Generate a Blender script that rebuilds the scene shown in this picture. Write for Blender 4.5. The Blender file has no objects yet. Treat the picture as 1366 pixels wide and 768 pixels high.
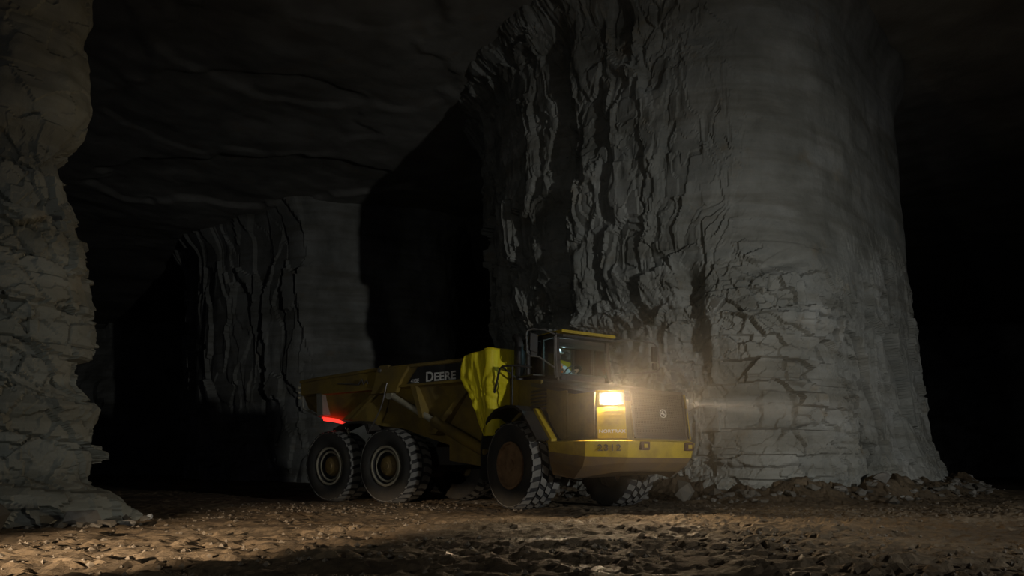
import bpy, bmesh, math, random
import numpy as np
from mathutils import Vector, Matrix

random.seed(7)
C = bpy.context.scene.collection
SC = bpy.context.scene
PI = math.pi

# ------------------------------------------------------------------ camera, world, lights, exposure
EYE = 0.857                                   # lens height above the floor
cam_d = bpy.data.cameras.new('camera')
cam_d.sensor_width = 36.0
cam_d.lens = 36.0 * 1024 / 1366
cam_d.shift_y = 241 / 1366                    # rising front: level camera, horizon low in the frame
cam_d.clip_end = 400
cam = bpy.data.objects.new('camera', cam_d)
cam.location = (0, 0, EYE)
cam.rotation_euler = (PI / 2, 0, 0)
C.objects.link(cam)
SC.camera = cam

world = bpy.data.worlds.new('world')
SC.world = world
world.use_nodes = True
world.node_tree.nodes['Background'].inputs[0].default_value = (0.5, 0.52, 0.75, 1)
world.node_tree.nodes['Background'].inputs[1].default_value = 0.03


def look(o, target):
    d = Vector(target) - o.location
    o.rotation_euler = d.to_track_quat('-Z', 'Y').to_euler()


def spot(name, loc, target, power, col, angle, blend, radius):
    l = bpy.data.lights.new(name, 'SPOT')
    l.energy = power
    l.color = col
    l.spot_size = math.radians(angle)
    l.spot_blend = blend
    l.shadow_soft_size = radius
    o = bpy.data.objects.new(name, l)
    o.location = loc
    look(o, target)
    C.objects.link(o)
    return o


# work light of a machine parked out of frame on the right, and its low warm headlamp
spot('flood_light', (14.0, -0.4, 3.0), (6.2, 20.0, -3.2), 4500, (1.0, 1.0, 0.95), 98, 1.0, 0.25)
# low beam of a vehicle parked to the left of the camera: wide and flat, cut off above
o = spot('low_beam', (-5.7, 0.4, 1.1), (-3.0, 13.6, -0.5), 9200, (1.0, 0.76, 0.52), 34, 0.75, 0.06)
o.scale = (1.0, 0.30, 1.0)
spot('side_fill', (-8.0, -4.0, 2.6), (-0.6, 17.0, 1.2), 600, (0.98, 1.0, 0.90), 66, 1.0, 0.4)  # added fill, lifts the truck's near side and the left pillar

SC.view_settings.view_transform = 'Standard'
SC.view_settings.look = 'None'
SC.view_settings.exposure = 0.0
SC.view_settings.gamma = 1.0
SC.cycles.use_denoising = True
SC.cycles.volume_step_rate = 1.0


# ------------------------------------------------------------------ numpy noise
def _hash(ix, iy, iz, seed):
    h = (ix.astype(np.int64) * 374761393 + iy.astype(np.int64) * 668265263 + iz.astype(np.int64) * 2147483647 * 3 + seed * 974634777) & 0xFFFFFFFF
    h = ((h ^ (h >> 13)) * 1274126177) & 0xFFFFFFFF
    h = ((h ^ (h >> 16)) * 2246822519) & 0xFFFFFFFF
    h = h ^ (h >> 15)
    return (h & 0xFFFFFF) / float(0xFFFFFF)


def vnoise(x, y, z, seed=0):
    ix, iy, iz = np.floor(x), np.floor(y), np.floor(z)
    fx, fy, fz = x - ix, y - iy, z - iz
    ux, uy, uz = [t * t * t * (t * (6 * t - 15) + 10) for t in (fx, fy, fz)]
    r = 0
    for a in (0, 1):
        for b in (0, 1):
            for c in (0, 1):
                w = (ux if a else 1 - ux) * (uy if b else 1 - uy) * (uz if c else 1 - uz)
                r = r + w * _hash(ix + a, iy + b, iz + c, seed)
    return r * 2 - 1


def fbm(x, y, z, octaves=4, seed=0, gain=0.5):
    s, a, r = 1.0, 1.0, 0
    for o in range(octaves):
        r = r + a * vnoise(x * s, y * s, z * s, seed + 17 * o)
        s *= 2.03
        a *= gain
    return r


def facets(x, y, seed=0, tilt=1.0):
    """tilted planar cells in 2-D: angular broken rock. Returns the height and the joint distance."""
    ix, iy = np.floor(x), np.floor(y)
    best = np.full(x.shape, 9.0)
    second = np.full(x.shape, 9.0)
    val = np.zeros(x.shape)
    zero = np.zeros(x.shape)
    for a in (-1, 0, 1):
        for b in (-1, 0, 1):
            cx, cy = ix + a, iy + b
            px = cx + _hash(cx, cy, zero, seed)
            py = cy + _hash(cx, cy, zero, seed + 1)
            d = (x - px) ** 2 + (y - py) ** 2
            h = _hash(cx, cy, zero, seed + 2) - 0.5
            gx = _hash(cx, cy, zero, seed + 3) - 0.5
            gy = _hash(cx, cy, zero, seed + 4) - 0.5
            v = h + tilt * (gx * (x - px) + gy * (y - py))
            m = d < best
            second = np.where(m, best, np.minimum(second, d))
            val = np.where(m, v, val)
            best = np.where(m, d, best)
    return val, np.sqrt(second) - np.sqrt(best)


def sstep(a, b, x):
    t = np.clip((x - a) / (b - a), 0, 1)
    return t * t * (3 - 2 * t)


# ------------------------------------------------------------------ materials
def material(name):
    m = bpy.data.materials.new(name)
    m.use_nodes = True
    nt = m.node_tree
    return m, nt, nt.nodes['Principled BSDF']


def ramp(nt, fac, stops):
    r = nt.nodes.new('ShaderNodeValToRGB')
    while len(r.color_ramp.elements) < len(stops):
        r.color_ramp.elements.new(0.5)
    for e, (p, c) in zip(r.color_ramp.elements, stops):
        e.position = p
        e.color = (*c, 1) if len(c) == 3 else c
    nt.links.new(fac, r.inputs[0])
    return r.outputs[0]


def noise(nt, scale, detail=4, rough=0.55, coord='Object', stretch=None):
    tc = nt.nodes.new('ShaderNodeTexCoord')
    n = nt.nodes.new('ShaderNodeTexNoise')
    n.inputs['Scale'].default_value = scale
    n.inputs['Detail'].default_value = detail
    n.inputs['Roughness'].default_value = rough
    if stretch:
        mp = nt.nodes.new('ShaderNodeMapping')
        mp.inputs['Scale'].default_value = stretch
        nt.links.new(tc.outputs[coord], mp.inputs[0])
        nt.links.new(mp.outputs[0], n.inputs['Vector'])
    else:
        nt.links.new(tc.outputs[coord], n.inputs['Vector'])
    return n.outputs['Fac']


def bump(nt, b, fac, strength, dist):
    n = nt.nodes.new('ShaderNodeBump')
    n.inputs['Strength'].default_value = strength
    n.inputs['Distance'].default_value = dist
    nt.links.new(fac, n.inputs['Height'])
    nt.links.new(n.outputs[0], b.inputs['Normal'])
    return n


def mixrgb(nt, fac, a, b, mode='MIX'):
    n = nt.nodes.new('ShaderNodeMix')
    n.data_type = 'RGBA'
    n.blend_type = mode
    for sock, v in ((n.inputs[0], fac), (n.inputs[6], a), (n.inputs[7], b)):
        if isinstance(v, (int, float)):
            sock.default_value = v
        elif isinstance(v, tuple):
            sock.default_value = (*v, 1)
        else:
            nt.links.new(v, sock)
    return n.outputs[2]


def rock_mat(name, dark, mid, light, strata=1.0):
    m, nt, b = material(name)
    n1 = noise(nt, 0.55, 6, 0.6)
    n2 = noise(nt, 0.5, 5, 0.6, stretch=(0.35, 0.35, 4.0))
    c1 = ramp(nt, n1, [(0.3, dark), (0.52, mid), (0.72, light)])
    c2 = ramp(nt, n2, [(0.35, (0.72, 0.70, 0.66)), (0.55, (1, 1, 1)), (0.7, (0.86, 0.88, 0.9))])
    col = mixrgb(nt, strata, c1, c2, 'MULTIPLY')
    rust = ramp(nt, noise(nt, 0.9, 5, 0.65), [(0.60, (0, 0, 0)), (0.72, (1, 1, 1))])
    k = nt.nodes.new('ShaderNodeMath')
    k.operation = 'MULTIPLY'
    k.inputs[1].default_value = 0.35
    nt.links.new(rust, k.inputs[0])
    col = mixrgb(nt, k.outputs[0], col, tuple(x * y for x, y in zip(mid, (1.05, 0.78, 0.5))))
    nt.links.new(col, b.inputs['Base Color'])
    b.inputs['Roughness'].default_value = 0.92
    b.inputs['Specular IOR Level'].default_value = 0.2
    bump(nt, b, noise(nt, 9, 8, 0.7), 0.55, 0.05)
    return m


def paint(name, col, rough=0.45, dirt=0.5, dirtcol=(0.10, 0.065, 0.03), metal=0.0, scale=3.0, spread=(0.4, 0.7)):
    m, nt, b = material(name)
    d = ramp(nt, noise(nt, scale, 6, 0.65), [(spread[0], (0, 0, 0)), (spread[1], (1, 1, 1))])
    k = nt.nodes.new('ShaderNodeMath')
    k.operation = 'MULTIPLY'
    k.inputs[1].default_value = dirt
    nt.links.new(d, k.inputs[0])
    nt.links.new(mixrgb(nt, k.outputs[0], col, dirtcol), b.inputs['Base Color'])
    b.inputs['Metallic'].default_value = metal
    r = ramp(nt, d, [(0, (rough,) * 3), (1, (min(1, rough + 0.35),) * 3)])
    nt.links.new(r, b.inputs['Roughness'])
    bump(nt, b, noise(nt, 40, 4, 0.6), 0.12, 0.01)
    return m


def plain(name, col, rough=0.6, metal=0.0):
    m, nt, b = material(name)
    nt.links.new(ramp(nt, noise(nt, 18, 3), [(0.3, tuple(c * 0.8 for c in col)), (0.7, tuple(min(1, c * 1.15) for c in col))]), b.inputs['Base Color'])
    b.inputs['Roughness'].default_value = rough
    b.inputs['Metallic'].default_value = metal
    return m


def glow(name, col, strength):
    m, nt, b = material(name)
    b.inputs['Base Color'].default_value = (*[c * 0.5 for c in col], 1)
    b.inputs['Emission Color'].default_value = (*col, 1)
    b.inputs['Emission Strength'].default_value = strength
    b.inputs['Roughness'].default_value = 0.2
    return m


def glass_mat(name, tint=(0.85, 0.92, 0.92)):
    m, nt, b = material(name)
    nt.nodes.remove(b)
    t = nt.nodes.new('ShaderNodeBsdfTransparent')
    t.inputs[0].default_value = (*tint, 1)
    g = nt.nodes.new('ShaderNodeBsdfGlossy')
    g.inputs['Roughness'].default_value = 0.04
    lw = nt.nodes.new('ShaderNodeFresnel')
    lw.inputs[0].default_value = 1.3
    mx = nt.nodes.new('ShaderNodeMixShader')
    nt.links.new(lw.outputs[0], mx.inputs[0])
    nt.links.new(t.outputs[0], mx.inputs[1])
    nt.links.new(g.outputs[0], mx.inputs[2])
    nt.links.new(mx.outputs[0], nt.nodes['Material Output'].inputs[0])
    return m


M_rock = rock_mat('limestone', (0.185, 0.19, 0.172), (0.29, 0.295, 0.272), (0.40, 0.405, 0.385))
M_rock_left = rock_mat('limestone_left', (0.20, 0.205, 0.18), (0.29, 0.30, 0.265), (0.37, 0.385, 0.35))
M_ceiling = rock_mat('limestone_roof', (0.24, 0.235, 0.215), (0.32, 0.315, 0.29), (0.40, 0.395, 0.37), 0.4)


def stone_mat():
    m, nt, b = material('rubble_stone')
    oi = nt.nodes.new('ShaderNodeObjectInfo')
    c = ramp(nt, oi.outputs['Random'], [(0, (0.06, 0.057, 0.05)), (0.6, (0.12, 0.115, 0.10)), (1, (0.27, 0.265, 0.25))])
    nt.links.new(mixrgb(nt, ramp(nt, noise(nt, 6, 5), [(0.35, (0, 0, 0)), (0.7, (0.6,) * 3)]), c, (0.14, 0.115, 0.085)), b.inputs['Base Color'])
    b.inputs['Roughness'].default_value = 0.93
    bump(nt, b, noise(nt, 25, 5, 0.7), 0.4, 0.02)
    return m


M_stone = stone_mat()
M_pale = plain('pale_stone', (0.55, 0.56, 0.55), 0.9)


def floor_mat():
    m, nt, b = material('mine_mud')
    big = noise(nt, 0.35, 6, 0.6)
    fine = noise(nt, 11, 6, 0.7)
    c = ramp(nt, big, [(0.32, (0.055, 0.038, 0.022)), (0.5, (0.105, 0.076, 0.046)), (0.68, (0.17, 0.13, 0.085))])
    c = mixrgb(nt, 0.8, c, ramp(nt, fine, [(0.3, (0.45,) * 3), (0.5, (1, 1, 1)), (0.72, (1.5, 1.45, 1.35))]), 'MULTIPLY')
    nt.links.new(c, b.inputs['Base Color'])
    wet = noise(nt, 0.9, 5, 0.65)
    nt.links.new(ramp(nt, wet, [(0.42, (0.95,) * 3), (0.56, (0.8,) * 3), (0.66, (0.36,) * 3)]), b.inputs['Roughness'])
    b.inputs['Specular IOR Level'].default_value = 0.35
    bump(nt, b, noise(nt, 30, 6, 0.75), 0.6, 0.03)
    return m


M_floor = floor_mat()
M_gravel = plain('gravel_stones', (0.15, 0.125, 0.095), 0.9)


# ------------------------------------------------------------------ mesh helpers
def tag(o, label=None, cat=None, group=None, kind=None):
    if label:
        o['label'] = label
    if cat:
        o['category'] = cat
    if group:
        o['group'] = group
    if kind:
        o['kind'] = kind
    return o


def grid_object(name, X, Y, Z, mat, smooth=False):
    """one mesh from 2-D coordinate arrays (rows, cols)"""
    r, c = X.shape
    co = np.stack([X, Y, Z], -1).reshape(-1, 3).astype(np.float32)
    i = np.arange(r * c).reshape(r, c)
    q = np.stack([i[:-1, :-1], i[:-1, 1:], i[1:, 1:], i[1:, :-1]], -1).reshape(-1, 4).astype(np.int32)
    me = bpy.data.meshes.new(name)
    me.vertices.add(len(co))
    me.vertices.foreach_set('co', co.ravel())
    me.loops.add(q.size)
    me.loops.foreach_set('vertex_index', q.ravel())
    me.polygons.add(len(q))
    me.polygons.foreach_set('loop_start', np.arange(0, q.size, 4, dtype=np.int32))
    me.polygons.foreach_set('loop_total', np.full(len(q), 4, dtype=np.int32))
    me.polygons.foreach_set('use_smooth', np.full(len(q), smooth))
    me.materials.append(mat)
    me.update()
    me.validate()
    o = bpy.data.objects.new(name, me)
    C.objects.link(o)
    return o


class MB:
    """collects shapes in frame coordinates (u forward, v left, w up) and links them as one mesh"""
    def __init__(s):
        s.v, s.f, s.m, s.sm = [], [], [], []

    def add(s, vs, fs, mi=0, smooth=False):
        b = len(s.v)
        s.v += [tuple(x) for x in vs]
        for f in fs:
            s.f.append([b + k for k in f])
            s.m.append(mi)
            s.sm.append(smooth)

    def box(s, a, b, mi=0, bev=0.0):
        x0, x1 = sorted((a[0], b[0])); y0, y1 = sorted((a[1], b[1])); z0, z1 = sorted((a[2], b[2]))
        s.prism([(x0, y0), (x1, y0), (x1, y1), (x0, y1)], z0, z1, 'z', mi, bev)

    def prism(s, poly, a, b, axis='v', mi=0, bev=0.0):
        """poly extruded along an axis: v -> poly in (u,w); u -> poly in (v,w); z -> poly in (u,v)"""
        def P(p, t):
            return {'v': (p[0], t, p[1]), 'u': (t, p[0], p[1]), 'z': (p[0], p[1], t)}[axis]
        n = len(poly)
        rings = [(poly, a), (poly, b)]
        if bev > 0:
            cx = sum(p[0] for p in poly) / n
            cy = sum(p[1] for p in poly) / n
            def inset(q):
                d = math.hypot(q[0] - cx, q[1] - cy) or 1
                k = max(0.2, 1 - bev * 1.3 / d)
                return (cx + (q[0] - cx) * k, cy + (q[1] - cy) * k)
            ins = [inset(p) for p in poly]
            sg = 1 if b > a else -1
            rings = [(ins, a), (poly, a + sg * bev), (poly, b - sg * bev), (ins, b)]
        vs, fs = [], []
        for pl, t in rings:
            vs += [P(p, t) for p in pl]
        for r in range(len(rings) - 1):
            for k in range(n):
                k2 = (k + 1) % n
                fs.append((r * n + k, r * n + k2, (r + 1) * n + k2, (r + 1) * n + k))
        fs.append(list(range(n))[::-1])
        fs.append([(len(rings) - 1) * n + k for k in range(n)])
        s.add(vs, fs, mi)

    def loft(s, rings, mi=0, cap=True, smooth=False, closed=True):
        n = len(rings[0])
        vs = [p for r in rings for p in r]
        fs = []
        for r in range(len(rings) - 1):
            for k in range(n if closed else n - 1):
                k2 = (k + 1) % n
                fs.append((r * n + k, r * n + k2, (r + 1) * n + k2, (r + 1) * n + k))
        if cap:
            fs.append(list(range(n))[::-1])
            fs.append([(len(rings) - 1) * n + k for k in range(n)])
        s.add(vs, fs, mi, smooth)

    def tube(s, pts, r, mi=0, n=8, cap=True):
        pts = [Vector(p) for p in pts]
        rr = r if isinstance(r, (list, tuple)) else [r] * len(pts)
        rings = []
        up = None
        for i, p in enumerate(pts):
            d = (pts[min(i + 1, len(pts) - 1)] - pts[max(i - 1, 0)]).normalized()
            if up is None:
                up = Vector((0, 0, 1)) if abs(d.z) < 0.9 else Vector((0, 1, 0))
            x = d.cross(up).normalized()
            y = x.cross(d).normalized()
            up = y
            rings.append([tuple(p + (x * math.cos(2 * PI * k / n) + y * math.sin(2 * PI * k / n)) * rr[i]) for k in range(n)])
        s.loft(rings, mi, cap, True)

    def cyl(s, a, b, r, mi=0, n=20):
        s.tube([a, b], r, mi, n)

    def lathe(s, prof, mi=0, n=48, axis='v', c=(0, 0, 0), cap=True):
        """prof: (radius, t) along the axis"""
        rings = []
        for r, t in prof:
            ring = []
            for k in range(n):
                a = 2 * PI * k / n
                x, y = r * math.cos(a), r * math.sin(a)
                ring.append({'v': (c[0] + x, c[1] + t, c[2] + y), 'u': (c[0] + t, c[1] + x, c[2] + y), 'z': (c[0] + x, c[1] + y, c[2] + t)}[axis])
            rings.append(ring)
        s.loft(rings, mi, cap, True)

    def build(s, name, mats, parent=None, mat4=None, fix=True):
        me = bpy.data.meshes.new(name)
        vs = s.v if mat4 is None else [tuple(mat4 @ Vector(p)) for p in s.v]
        me.from_pydata(vs, [], s.f)
        for m in (mats if isinstance(mats, (list, tuple)) else [mats]):
            me.materials.append(m)
        me.polygons.foreach_set('material_index', s.m)
        me.polygons.foreach_set('use_smooth', s.sm)
        if fix:
            bm = bmesh.new()
            bm.from_mesh(me)
            bmesh.ops.recalc_face_normals(bm, faces=bm.faces)
            for e in bm.edges:
                if len(e.link_faces) == 2 and e.calc_face_angle(0) > 0.7:
                    e.smooth = False
            bm.to_mesh(me)
            bm.free()
        me.update()
        o = bpy.data.objects.new(name, me)
        C.objects.link(o)
        if parent:
            o.parent = parent
        return o


# ------------------------------------------------------------------ setting: rock
def polyline(pts, step):
    """Catmull-Rom through plan points, resampled evenly"""
    P = np.array(pts, float)
    out = []
    for i in range(len(P) - 1):
        p0, p1, p2, p3 = P[max(i - 1, 0)], P[i], P[i + 1], P[min(i + 2, len(P) - 1)]
        for t in np.linspace(0, 1, 40, endpoint=False):
            out.append(0.5 * ((2 * p1) + (-p0 + p2) * t + (2 * p0 - 5 * p1 + 4 * p2 - p3) * t * t + (-p0 + 3 * p1 - 3 * p2 + p3) * t ** 3))
    out.append(P[-1])
    out = np.array(out)
    d = np.concatenate([[0], np.cumsum(np.linalg.norm(np.diff(out, axis=0), axis=1))])
    s = np.linspace(0, d[-1], int(d[-1] / step) + 1)
    q = np.stack([np.interp(s, d, out[:, 0]), np.interp(s, d, out[:, 1])], 1)
    t = np.gradient(q, axis=0)
    k = max(3, int(1.2 / step))                      # smooth normals
    ker = np.ones(k) / k
    tp = np.pad(t, ((k, k), (0, 0)), mode='edge')
    t = np.stack([np.convolve(tp[:, j], ker, 'same')[k:-k] for j in (0, 1)], 1)
    t /= np.linalg.norm(t, axis=1)[:, None]
    nrm = np.stack([t[:, 1], -t[:, 0]], 1)
    return s, q, nrm


ROOF = 14.9


def pillar_main():
    plan = [(2.0, 40), (-0.6, 33), (-0.35, 27.8), (1.5, 24.0), (4.1, 21.2), (7.0, 20.4), (10.6, 22.3), (14.2, 25.8), (16.3, 29.2), (16.4, 34), (12, 40)]
    s, q, nrm = polyline(plan, 0.042)
    z = np.concatenate([np.arange(-0.3, 9.0, 0.042), np.arange(9.0, ROOF + 0.6, 0.06)])
    S, Zg = np.meshgrid(s, z)
    QX, QY = np.meshgrid(q[:, 0], z)[0], np.meshgrid(q[:, 1], z)[0]
    NX, NY = np.meshgrid(nrm[:, 0], z)[0], np.meshgrid(nrm[:, 1], z)[0]
    sc = s[np.argmin(np.hypot(q[:, 0] - 6.2, q[:, 1] - 20.45))]        # nose of the pillar
    sg = s[np.argmin(np.hypot(q[:, 0] - 1.5, q[:, 1] - 24.0))]         # deep gully
    a = S - sc
    left = 1 - sstep(-2.6, 0.6, a + 0.7 * vnoise(S * 0.5, Zg * 0.5, S * 0, 5))   # curtain face
    low = 1 - sstep(5.6, 8.2, Zg + 1.2 * vnoise(S * 0.45, Zg * 0.3, S * 0, 9) - 0.10 * a)
    right_low = (1 - left) * low
    # curtain: tall, wrinkled, downward-stretched flakes
    wx = S + 0.45 * fbm(S * 0.9, Zg * 0.45, S * 0, 3, 21)
    wz = Zg + 0.8 * fbm(S * 0.5, Zg * 0.6, S * 0, 3, 31)
    c1, e1 = facets(wx * 0.75, wz * 0.28, 40, 1.5)
    c2, e2 = facets(wx * 1.8, wz * 0.75 + 3, 50, 1.6)
    c3, e3 = facets(wx * 4.2, wz * 2.0, 60, 1.7)
    rid = 1 - np.abs(fbm(wx * 0.95, wz * 0.28, S * 0, 4, 71))
    curtain = 0.24 * c1 + 0.15 * c2 + 0.075 * c3 + 0.14 * (rid - 0.7)
    # broken beds low on the face: blocks between horizontal joints
    zz = Zg + 0.10 * fbm(S * 0.5, Zg * 0.3, S * 0, 3, 81)
    row = np.floor(zz / 0.62)
    jog = _hash(row, row * 0, row * 0, 12) * 7
    b1, f1 = facets(wx * 0.55 + jog, zz * 0.8, 90, 1.0)
    b2, f2 = facets(S * 1.35 + jog, zz * 1.7, 100, 1.2)
    b3, f3 = facets(S * 3.3, zz * 4.2, 110, 1.4)
    calm = sstep(-0.25, 0.35, fbm(S * 0.45, Zg * 0.55, S * 0, 3, 95))
    blocks = 0.30 * b1 + (0.05 + 0.10 * calm + 0.28 * np.exp(-((Zg - 5.0) / 1.4) ** 2)) * b2 + (0.012 + 0.035 * calm + 0.05 * np.exp(-((Zg - 5.0) / 1.3) ** 2)) * b3 - 0.05 * calm * (f2 < 0.05)
    shelf = _hash(np.floor(zz / 1.25), row * 0, row * 0, 33) - 0.5
    blocks += 0.16 * shelf
    # smooth sawn-looking upper right
    smooth_ = 0.14 * fbm(S * 0.3, Zg * 0.35, S * 0, 3, 120) + 0.022 * fbm(S * 1.3, Zg * 1.6, S * 0, 4, 130)
    # slanting cracks on the lower right face
    sl = (a - 3.2) * 0.92 + (Zg - 3.5) * 0.42
    wob = 0.35 * fbm(S * 0.8, Zg * 0.8, S * 0, 4, 140)
    ck, ek = facets((sl + wob) * 0.8, (Zg * 0.9 - a * 0.35 + wob) * 0.33, 150, 1.3)
    ck2, ek2 = facets((sl + wob) * 2.2, (Zg * 0.9 - a * 0.35) * 0.9, 160, 1.3)
    slabs = 0.34 * ck + 0.13 * ck2 - 0.16 * (ek < 0.05) * sstep(-0.2, 0.2, fbm(S * 0.5, Zg * 0.4, S * 0, 2, 165)) + 0.03 * fbm(S * 4, Zg * 4, S * 0, 3, 170)
    ln = np.abs(fbm(sl * 0.75 + wob, (Zg * 0.9 - a * 0.35) * 0.22, S * 0, 4, 175))
    ln2 = np.abs(fbm(sl * 1.9 + wob, (Zg * 0.9 - a * 0.35) * 0.55, S * 0, 4, 176))
    keepc = sstep(-0.15, 0.25, fbm(S * 0.4, Zg * 0.4, S * 0, 3, 177))
    slabs = slabs - 0.40 * (1 - sstep(0.0, 0.06, ln)) * keepc - 0.22 * (1 - sstep(0.0, 0.07, ln2)) * sstep(-0.1, 0.3, fbm(S * 0.6, Zg * 0.6, S * 0, 3, 178))
    tb = sstep(2.4, 4.4, a + 0.5 * vnoise(S, Zg, S * 0, 7))            # blocks near the nose, slabs further right
    low_mix = blocks * (1 - tb) + slabs * tb * (1 - 0.15 * sstep(6, 10, a))
    lowleft = left * (1 - sstep(5.4, 6.6, Zg + 0.25 * vnoise(S, Zg * 0, S * 0, 3)))
    curtain_low = curtain * 0.62 + blocks * 0.5 - 0.28
    d = left * ((1 - lowleft / np.maximum(left, 1e-6)) * curtain + lowleft / np.maximum(left, 1e-6) * curtain_low)
    d = d + (1 - left) * (low * low_mix + (1 - low) * smooth_)
    # gully with an overhung lip, and the big scooped pocket
    gz = sstep(5.0, 7.5, Zg) * 0.5 + 0.5
    gx = S - sg - 0.10 * (Zg - 6) - 0.15 * fbm(Zg * 0.5, S * 0, S * 0, 3, 200)
    d -= 0.42 * np.exp(-(gx / 0.36) ** 2) * gz * (1 - sstep(12.0, 14.5, Zg))
    d += 0.22 * np.exp(-((gx - 0.8) / 0.45) ** 2) * gz
    d -= 0.45 * np.exp(-((a + 1.55 + 0.2 * vnoise(S * 0, Zg * 0.9, S * 0, 210)) / 0.30) ** 2) * sstep(3.4, 4.4, Zg) * (1 - sstep(6.0, 6.8, Zg))
    # horizontal notch under the overhang at the nose
    nz = Zg - 6.15 - 0.22 * a
    d -= 0.30 * np.exp(-(nz / 0.22) ** 2) * np.exp(-((a - 0.9) / 1.2) ** 2)
    # square-edged slabs left standing out of the bed near the nose
    for (a0, a1, z0, z1, h) in ((0.2, 1.75, 1.95, 2.95, 0.20), (1.15, 2.35, 2.0, 2.93, 0.34), (-1.2, 1.4, 0.85, 1.95, 0.30), (-0.4, 2.4, 2.98, 3.3, 0.10), (0.9, 1.5, 3.05, 3.75, 0.28)):
        wb = 0.10 * fbm(S * 1.7, Zg * 1.7, S * 0, 3, int(220 + z0 * 10))
        mk = sstep(a0, a0 + 0.10, a + wb) * (1 - sstep(a1 - 0.07, a1, a + wb)) * sstep(z0, z0 + 0.12, Zg + wb) * (1 - sstep(z1 - 0.05, z1, Zg + 0.3 * wb))
        d += 0.5 * h * mk
    # foot: spreads out as broken muck
    d += 0.9 * np.exp(-np.maximum(Zg + 0.25, 0) / 0.38) * (0.7 + 0.6 * vnoise(S * 0.7, S * 0, S * 0, 77))
    d += np.exp(-np.maximum(Zg, 0) / 0.7) * 0.22 * facets(S * 3.0, Zg * 3.4, 180, 1.5)[0]
    # roof flare and back lean
    d += (0.9 - 0.4 * sstep(2, 8, a)) * sstep(13.2, 15.2, Zg) ** 2
    batter = 1.15 * (1 - np.exp(-np.maximum(Zg, 0) / 4.5))
    rgt = sstep(0.5, 9.0, a)
    X = QX + NX * d - (0.045 * Zg) * (1 - rgt) - rgt * (batter + 0.055 * Zg)
    Y = QY + NY * d
    X = X + 0.3 * (1 - rgt)
    Zo = Zg + left * 0.10 * fbm(S * 1.2, Zg * 1.2, S * 0, 3, 190)
    return tag(grid_object('wall_right', X, Y, Zo, M_rock), kind='structure')


def pillar_left():
    plan = [(-22, 11.5), (-16, 11.7), (-11.5, 12.0), (-8.7, 12.1), (-7.85, 12.4), (-7.45, 13.1), (-7.9, 13.9), (-9.6, 15.5), (-15, 20)]
    s, q, nrm = polyline(plan, 0.034)
    keep = q[:, 0] > -13.5
    s, q, nrm = s[keep], q[keep], nrm[keep]
    z = np.concatenate([np.arange(-0.3, 9.6, 0.034), np.arange(9.6, ROOF + 0.6, 0.12)])
    S, Zg = np.meshgrid(s, z)
    QX, QY = np.meshgrid(q[:, 0], z)[0], np.meshgrid(q[:, 1], z)[0]
    NX, NY = np.meshgrid(nrm[:, 0], z)[0], np.meshgrid(nrm[:, 1], z)[0]
    zz = Zg + 0.14 * fbm(S * 0.6, Zg * 0.4, S * 0, 3, 301) + 0.05 * (S - s[-1] * 0.5)
    row = np.floor(zz / 0.75)
    jog = _hash(row, row * 0, row * 0, 312) * 7
    b1, f1 = facets(S * 0.8 + jog, zz * 0.75, 320, 1.1)
    b2, f2 = facets(S * 2.0 + jog, zz * 2.2, 330, 1.2)
    b3, f3 = facets(S * 5.0, zz * 6.0, 340, 1.4)
    shelf = _hash(row, row * 0, row * 0, 350) - 0.5
    fr = zz / 0.75 - row
    low = 1 - sstep(6.3, 7.1, zz)
    d = low * (0.24 * b1 + 0.15 * b2 + 0.045 * b3 + 0.20 * shelf - 0.07 * (fr < 0.06) - 0.04 * (f2 < 0.05) * (b1 > 0))
    up = 0.16 * fbm(S * 0.8, Zg * 0.7, S * 0, 4, 360) + 0.05 * b2
    d += (1 - low) * up
    # edge profile read off the picture: bulges and necks at their heights
    zt = [-0.3, 0.1, 0.45, 0.65, 1.0, 1.4, 1.62, 1.9, 2.3, 2.7, 3.3, 4.0, 4.6, 5.2, 5.9, 6.3, 6.55, 7.0, 7.6, 8.0, 8.8, 10, ROOF + 1]
    dt = [1.05, 0.75, 0.35, 0.0, 0.12, 0.10, 0.12, 0.22, -0.1, -0.05, 0.05, -0.02, -0.1, -0.2, -0.28, -0.3, -0.05, 0.16, 0.14, 0.05, 0.22, 0.3, 1.6]
    d += np.interp(Zg, zt, dt) * (0.75 + 0.25 * sstep(-9.5, -8, QX))
    d += np.exp(-np.maximum(Zg, 0) / 0.5) * 0.30 * facets(S * 2.6, Zg * 3.0, 370, 1.5)[0]
    X = QX + NX * d
    Y = QY + NY * d
    return tag(grid_object('wall_left', X, Y, Zg, M_rock_left), kind='structure')


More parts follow.
